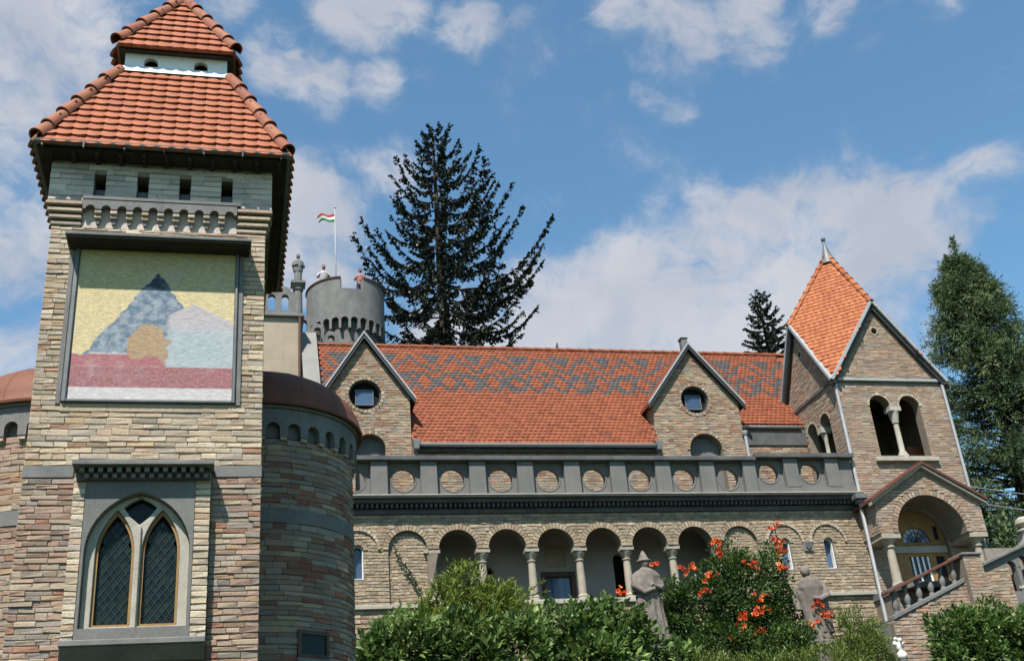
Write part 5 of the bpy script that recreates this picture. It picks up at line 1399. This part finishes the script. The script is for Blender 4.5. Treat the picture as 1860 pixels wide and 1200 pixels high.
def leaf_quad(m, p, d, n, L, w, r):
    s = d.cross(n).normalized() * w
    m.add([p, p + d * (L * .45) + s, p + d * L - n * (L * .12), p + d * (L * .45) - s], [(0, 1, 2, 3)], r)
def rvec(R):
    while True:
        v = Vector((R.uniform(-1, 1), R.uniform(-1, 1), R.uniform(-1, 1)))
        if .05 < v.length < 1: return v.normalized()
def bush(name, label, cat, lobes, nclump, per, leaf, mat, seed, group=None, clr=.35, upw=.3, stems=True, shape=.55):
    """lobes: (x, y, z, rx, ry, rz). leaves sit in clumps on and just inside the lobes"""
    R = random.Random(seed)
    gx_ = sum(l[0] for l in lobes) / len(lobes); gy_ = sum(l[1] for l in lobes) / len(lobes)
    t = thing(name, label, cat, (gx_, gy_, hgt(gx_, gy_)), group)
    m = MB(); tot = sum(l[3] * l[5] for l in lobes)
    for (x, y, z, rx, ry, rz) in lobes:
        for _ in range(max(3, int(nclump * rx * rz / tot))):
            d = rvec(R); rr = R.uniform(.35, 1.0) ** .5
            c = Vector((x + d.x * rx * rr, y + d.y * ry * rr, z + d.z * rz * rr))
            out = Vector((d.x / rx, d.y / ry, d.z / rz)).normalized()
            cr_ = clr * R.uniform(.6, 1.3); tone = R.uniform(-.25, .25)
            for _ in range(per):
                o = rvec(R); p = c + o * cr_ * R.random() ** .5
                dd = (o * .7 + out * .6 + rvec(R) * .5 + Vector((0, 0, upw))).normalized()
                nn = (Vector((0, 0, 1)) * .7 + out * .6 + rvec(R) * .6); nn = (nn - dd * nn.dot(dd)).normalized()
                L = R.uniform(*leaf); leaf_quad(m, p, dd, nn, L, L * shape * .5, min(1, max(0, R.random() * .7 + .15 + tone)))
    m.build('foliage', mat, t)
    if stems:
        for (x, y, z, rx, ry, rz) in lobes:
            sm = MB(); b = Vector((x * .8 + gx_ * .2, y, hgt(x, y) - .1)); sm.tube([b, Vector((x, y, (b.z + z) / 2)), Vector((x + .1, y, z + rz * .3))], [.06, .045, .02], 6)
            sm.build('stem', 'bark', t)
    return t

def big_conifer(label, base, H, lobes, seed):
    R = random.Random(seed); x, y, z = base
    t = thing('conifer_tree', label, 'tree', base)
    m = MB(); m.tube([(x, y, z), (x, y, z + H * .5), (x + .2, y, z + H)], [.4, .25, .03], 10)
    lf = MB()
    for i in range(560):                                  # boughs of feathery sprays
        f = R.random() ** .9
        h = z + 1.5 + (H - 1.7) * f
        Rr = 4.6 * (1 - f) ** .64 * R.uniform(.5, 1.12) + .1
        az = R.uniform(0, 2 * pi); dx, dy = cos(az), sin(az); side = Vector((-dy, dx, 0))
        p0 = Vector((x, y, h)); p1 = Vector((x + dx * Rr, y + dy * Rr, h + Rr * R.uniform(.05, .42)))
        m.tube([p0, p0.lerp(p1, .5) - Vector((0, 0, .1)), p1], [.05, .03, .01], 4, False)
        tone = R.uniform(-.3, .3)
        for j in range(34):
            q = 1 - R.random() ** 1.7 * .75
            c = p0.lerp(p1, q) + rvec(R) * .16 * Rr ** .5
            tw_ = (Vector((dx, dy, 0)) * R.uniform(.2, .9) + side * R.uniform(-.7, .7) + Vector((0, 0, R.uniform(-.75, .55)))).normalized()
            ln = R.uniform(.25, .6)
            for b in range(8):
                s = c + tw_ * ln * b / 8 + rvec(R) * .05
                d2 = (tw_ + rvec(R) * .8).normalized(); n2 = rvec(R); n2 = (n2 - d2 * n2.dot(d2)).normalized()
                leaf_quad(lf, s, d2, n2, R.uniform(.11, .22), .021, min(1, max(0, R.random() * .6 + .2 + tone)))
    for (ox, oy, top) in ((0, 0, 1.1), (.55, .1, .35), (-.6, 0, .1), (.9, -.2, -.35)):     # leaders
        q0, q1 = Vector((x + ox * .6, y + oy, z + H - 1.6)), Vector((x + ox + .1, y + oy, z + H + top))
        m.tube([q0, q1], [.04, .012], 5, False)
        for j in range(90):
            q = R.random(); c = q0.lerp(q1, q); tw_ = (Vector((R.uniform(-1, 1), R.uniform(-1, 1), R.uniform(.1, .9)))).normalized(); ln = (1 - q) * .75 + .12
            for b in range(7):
                s = c + tw_ * ln * b / 7; d2 = (tw_ + rvec(R) * .8).normalized(); n2 = rvec(R); n2 = (n2 - d2 * n2.dot(d2)).normalized()
                leaf_quad(lf, s, d2, n2, R.uniform(.1, .2), .021, R.random())
    m.build('trunk', 'bark', t, smooth=True); lf.build('crown', 'leaf_conifer', t)
    return t
big_conifer('tall feathery green conifer standing to the right of the belfry', (30.0, 37.2, 6.5), 17.9, None, 21)
bush('round_tree', 'lower bushy conifer between the belfry and the tall tree', 'tree', [(27.2, 38.5, 15.5, 1.3, 1.3, 3.2), (27.0, 38.5, 11.5, 1.6, 1.5, 2.5), (28.6, 39, 12, 1.6, 1.5, 2.6)], 240, 42, (.14, .3), 'leaf_conifer', 22, clr=.42, shape=.3)
bush('dark_shrub', 'dark leafy shrub filling the gap behind the stair', 'shrub', [(25.5, 33.0, 9.6, 1.6, 1.2, 2.2), (27.4, 33.5, 9.3, 1.6, 1.2, 2.2)], 140, 40, (.12, .24), 'leaf_conifer', 23, clr=.38)

# ------------------------------------------------------------------ shrubs and statues on the terrace bank
bush('feathery_shrub', 'yellow-green feathery shrub rising in front of the arcade', 'shrub',
     [(5.2, 26.1, 7.2, 1.1, .6, 1.0), (4.2, 26.1, 6.95, .95, .5, .65), (6.3, 26.2, 7.1, .85, .5, .8), (5.25, 26.1, 8.0, .55, .4, .6), (3.5, 26.0, 6.9, .5, .4, .4), (6.0, 26.1, 7.7, .5, .4, .5)], 300, 50, (.07, .17), 'leaf_feather', 31, clr=.24, upw=.5, shape=.28)
m_ = random.Random(77)
bush('broadleaf_shrub', 'glossy broad-leaved green shrub below the feathery one beside the round tower', 'shrub',
     [(3.6, 24.6, 6.2, .95, .6, .85), (4.9, 24.5, 6.2, .9, .6, .8), (2.75, 24.5, 5.7, .5, .5, .75), (6.0, 24.5, 6.1, .8, .6, .85)], 230, 28, (.12, .26), 'leaf_fig', 32, clr=.28)
bush('broadleaf_shrub', 'low broad-leaved green shrub between the feathery shrub and the hatted statue', 'shrub',
     [(7.3, 25.0, 6.5, .95, .6, .75), (8.35, 25.2, 6.7, .75, .6, .72), (7.8, 24.6, 5.9, 1.1, .6, .8), (9.1, 25.2, 6.2, .55, .45, .65), (9.9, 25.2, 5.9, .45, .4, .6)], 230, 28, (.12, .25), 'leaf_fig', 33, clr=.27)
# trumpet vine with its flower clusters
vine = bush('trumpet_vine', 'dense dark green trumpet vine dotted with orange-red flowers', 'vine',
     [(11.4, 26.9, 7.4, 1.05, .7, 1.0), (12.6, 26.9, 7.8, 1.05, .7, 1.05), (13.5, 26.8, 7.0, .85, .6, 1.0), (11.6, 26.4, 6.3, 1.3, .7, .8), (13.0, 26.3, 6.2, 1.2, .7, .8), (12.5, 27.0, 8.75, .45, .3, .45), (13.55, 27.0, 8.6, .32, .3, .6), (10.75, 26.8, 7.4, .4, .4, .7)],
     900, 44, (.06, .13), 'leaf_vine', 34, clr=.26, shape=.5)
FLW = [(1300, 985, 9), (1312, 1002, 6), (1405, 958, 6), (1412, 985, 8), (1420, 1000, 7), (1257, 1030, 8), (1245, 1037, 5), (1362, 1028, 8), (1420, 1032, 8), (1290, 1050, 7), (1275, 1072, 5), (1382, 1088, 6), (1350, 1118, 8), (1385, 1110, 8), (1368, 1113, 6), (1338, 1162, 6), (1380, 1150, 6), (1480, 1100, 7), (1505, 1115, 7), (1482, 1132, 6), (1187, 1030, 5), (1130, 1073, 5), (1345, 1140, 4), (1305, 1010, 4)]
Rf = random.Random(4)
def flower_cluster(px, py, n, parent):
    c = onY(px, py, 26.0 if py > 1040 else 26.2); m = MB()
    for k in range(n):
        o = c + Vector((Rf.uniform(-.15, .15), Rf.uniform(-.06, .06), Rf.uniform(-.09, .09)))
        d = (Vector((Rf.uniform(-1, 1), Rf.uniform(-1, -.2), Rf.uniform(-.5, .6)))).normalized()
        e1 = d.orthogonal().normalized(); e2 = d.cross(e1); L = Rf.uniform(.07, .10); rr = Rf.random(); m.tube([c, o], .008, 4, r=rr)
        vs = []; N = 8
        for (q, rad_) in ((0, .010), (.6, .018), (.85, .030)):
            for i in range(N): a = 2 * pi * i / N; vs.append(o + d * (L * q) + (e1 * cos(a) + e2 * sin(a)) * rad_)
        fs = [(j * N + i, j * N + (i + 1) % N, (j + 1) * N + (i + 1) % N, (j + 1) * N + i) for j in range(2) for i in range(N)]
        for i in range(5):                              # five spreading lobes
            a = 2 * pi * i / 5; b0, b1 = a - .5, a + .5
            p = [o + d * (L * .85) + (e1 * cos(b) + e2 * sin(b)) * .030 for b in (b0, b1)]
            tip = [o + d * (L * .98) + (e1 * cos(b) + e2 * sin(b)) * .062 for b in (a - .35, a + .35)]
            k_ = len(vs); vs += [p[0], p[1], tip[1], tip[0]]; fs.append((k_, k_ + 1, k_ + 2, k_ + 3))
        m.add(vs, fs, rr)
    m.build('flower_cluster', 'petal', parent)
for f in FLW: flower_cluster(*f, vine)
for (px, py) in ((1405, 950), (1300, 975), (1187, 1028), (1480, 1100)):
    sm = MB(); a = onY(px, py, 26.2); sm.tube([a, a + Vector((.12, .2, -.4)), a + Vector((.1, .4, -.9))], .012, 5); sm.build('vine_shoot', 'leaf_vine', vine)
bush('juniper_shrub', 'light green juniper spilling down beside the cloaked statue', 'shrub',
     [(15.0, 26.0, 6.4, .62, .5, .85), (15.3, 25.8, 5.9, .45, .5, .85), (14.6, 25.6, 5.9, .5, .4, .7)], 190, 64, (.06, .14), 'leaf_juniper', 35, clr=.22, upw=.3, shape=.22)
bush('clipped_shrub', 'low fine-leaved green shrub below the trumpet vine', 'shrub',
     [(12.2, 25.0, 5.5, 1.2, .5, .6), (13.6, 25.0, 5.55, 1.0, .5, .65), (10.6, 25.0, 5.6, .8, .4, .6)], 230, 60, (.05, .11), 'leaf_juniper', 36, clr=.2, upw=.6, shape=.25)
bush('garden_shrub', 'leafy green shrub against the stair wall', 'shrub',
     [(17.5, 25.6, 6.5, .75, .5, .5), (18.4, 25.6, 6.5, .8, .5, .62), (17.7, 25.4, 5.8, 1.0, .5, .6)], 230, 36, (.08, .19), 'leaf_fig', 37, clr=.25)
bush('garden_shrub', 'tall leafy shrub with reddish tips below the upper stair flight', 'shrub',
     [(19.6, 25.7, 6.4, .9, .5, .6), (20.6, 25.9, 6.3, .8, .5, .7), (19.8, 25.5, 5.7, 1.1, .5, .6)], 230, 36, (.08, .19), 'leaf_fig', 38, clr=.25)
for (nm, lb, kd, lx, ly, zt, H, fc) in (('stone_statue', 'brown stone statue of a caped figure in a pointed hat', 'cloak', 9.73, 26.0, 8.80, 2.12, .15), ('stone_statue', 'brown stone statue of a bowed figure in a long mantle', 'robe', 14.17, 26.3, 8.47, 1.98, -.3)):
    z0_ = zt - H
    s_ = statue(nm, lb, (lx, ly, z0_), H, kd, fc)
    pd = thing('stone_pedestal', 'square stone pedestal under the ' + ('pointed-hat' if kd == 'cloak' else 'bowed') + ' statue', 'pedestal', (lx, ly, hgt(lx, ly)))
    m = MB(); m.box(lx - .34, lx + .34, ly - .32, ly + .32, hgt(lx, ly) - .2, z0_ - .12); m.build('block', 'statue_stone', pd, bevel=.02)
    m = MB(); m.box(lx - .40, lx + .40, ly - .38, ly + .38, z0_ - .119, z0_); m.build('top_slab', 'statue_stone', pd, bevel=.02)

# creeper strand on the blind arch and long shoots of the feathery shrub
iv = thing('ivy_strand', 'dark ivy strand hanging diagonally across the blind arch', 'ivy', tuple(onY(765, 1062, 29.93)))
R = random.Random(12); pts = [onY(px, py, 29.95) for px, py in ((714, 985), (722, 1008), (738, 1030), (752, 1050), (765, 1075))]
m = MB(); m.tube(pts, .012, 5); m.build('stem', 'bark', iv)
m = MB()
for k in range(70):
    q = R.random() ** .7 * 3.99; p = pts[int(q)].lerp(pts[int(q) + 1], q % 1); d = rvec(R); d.y = -abs(d.y) * .4; d.normalize(); n = Vector((0, -1, .4)); n = (n - d * n.dot(d)).normalized()
    leaf_quad(m, p + rvec(R) * .04, d, n, R.uniform(.05, .1), .03, R.random() * .4)
m.build('leaves', 'leaf_vine', iv)

def shoots(name, mat, n, box, Lr, leaf, width, seed, nl, spread=1.35, droop=.28):
    """long leafy shoots that break up the outline of a shrub; box = x0, x1, y0, y1, z0, z1 of their feet"""
    parent = bpy.data.objects[name]; R = random.Random(seed)
    for k in range(n):
        a = R.uniform(-spread, spread); L = R.uniform(*Lr)
        b = Vector((R.uniform(box[0], box[1]), R.uniform(box[2], box[3]), R.uniform(box[4], box[5])))
        d = Vector((sin(a), R.uniform(-.35, .1), cos(a))).normalized(); pts = [b + d * (L * q) + Vector((0, 0, -droop * L * q * q)) for q in (0, .3, .6, .85, 1.0)]
        m = MB(); m.tube(pts, [.012, .010, .008, .006, .003], 4, r=.3)
        for i in range(nl):
            q = R.uniform(.1, .999) * 4; j = int(q); p = pts[j].lerp(pts[j + 1], q - j); t = (pts[j + 1] - pts[j]).normalized()
            dd = (t * .8 + rvec(R) * .8).normalized(); n_ = rvec(R) + Vector((0, -.5, .6)); n_ = (n_ - dd * n_.dot(dd)).normalized()
            l_ = R.uniform(*leaf) * (1.2 - q / 6); leaf_quad(m, p, dd, n_, l_, l_ * width, R.uniform(.25, 1))
        m.build('shoot', mat, parent)
shoots('feathery_shrub', 'leaf_feather', 46, (4.1, 6.3, 25.6, 26.3, 6.9, 7.7), (.7, 1.35), (.08, .17), .11, 19, 60)
shoots('broadleaf_shrub', 'leaf_fig', 26, (2.8, 6.4, 24.0, 24.6, 6.3, 6.9), (.35, .75), (.10, .22), .24, 20, 20, 1.1)
shoots('broadleaf_shrub.001', 'leaf_fig', 24, (6.6, 9.0, 24.6, 25.2, 6.5, 7.1), (.35, .75), (.10, .22), .24, 21, 20, 1.1)
shoots('trumpet_vine', 'leaf_vine', 26, (10.6, 13.8, 26.3, 26.9, 7.6, 8.5), (.35, .8), (.06, .13), .25, 22, 26, 1.3)
shoots('juniper_shrub', 'leaf_juniper', 22, (14.5, 15.4, 25.6, 26.0, 6.2, 6.8), (.4, .8), (.06, .13), .11, 23, 50, 1.2)
shoots('garden_shrub', 'leaf_fig', 14, (16.9, 19.0, 25.2, 25.6, 6.3, 6.8), (.3, .55), (.07, .15), .24, 24, 24, 1.2)
shoots('garden_shrub.001', 'leaf_fig', 14, (19.0, 21.0, 25.3, 25.7, 6.2, 6.8), (.3, .55), (.07, .15), .24, 25, 24, 1.2)
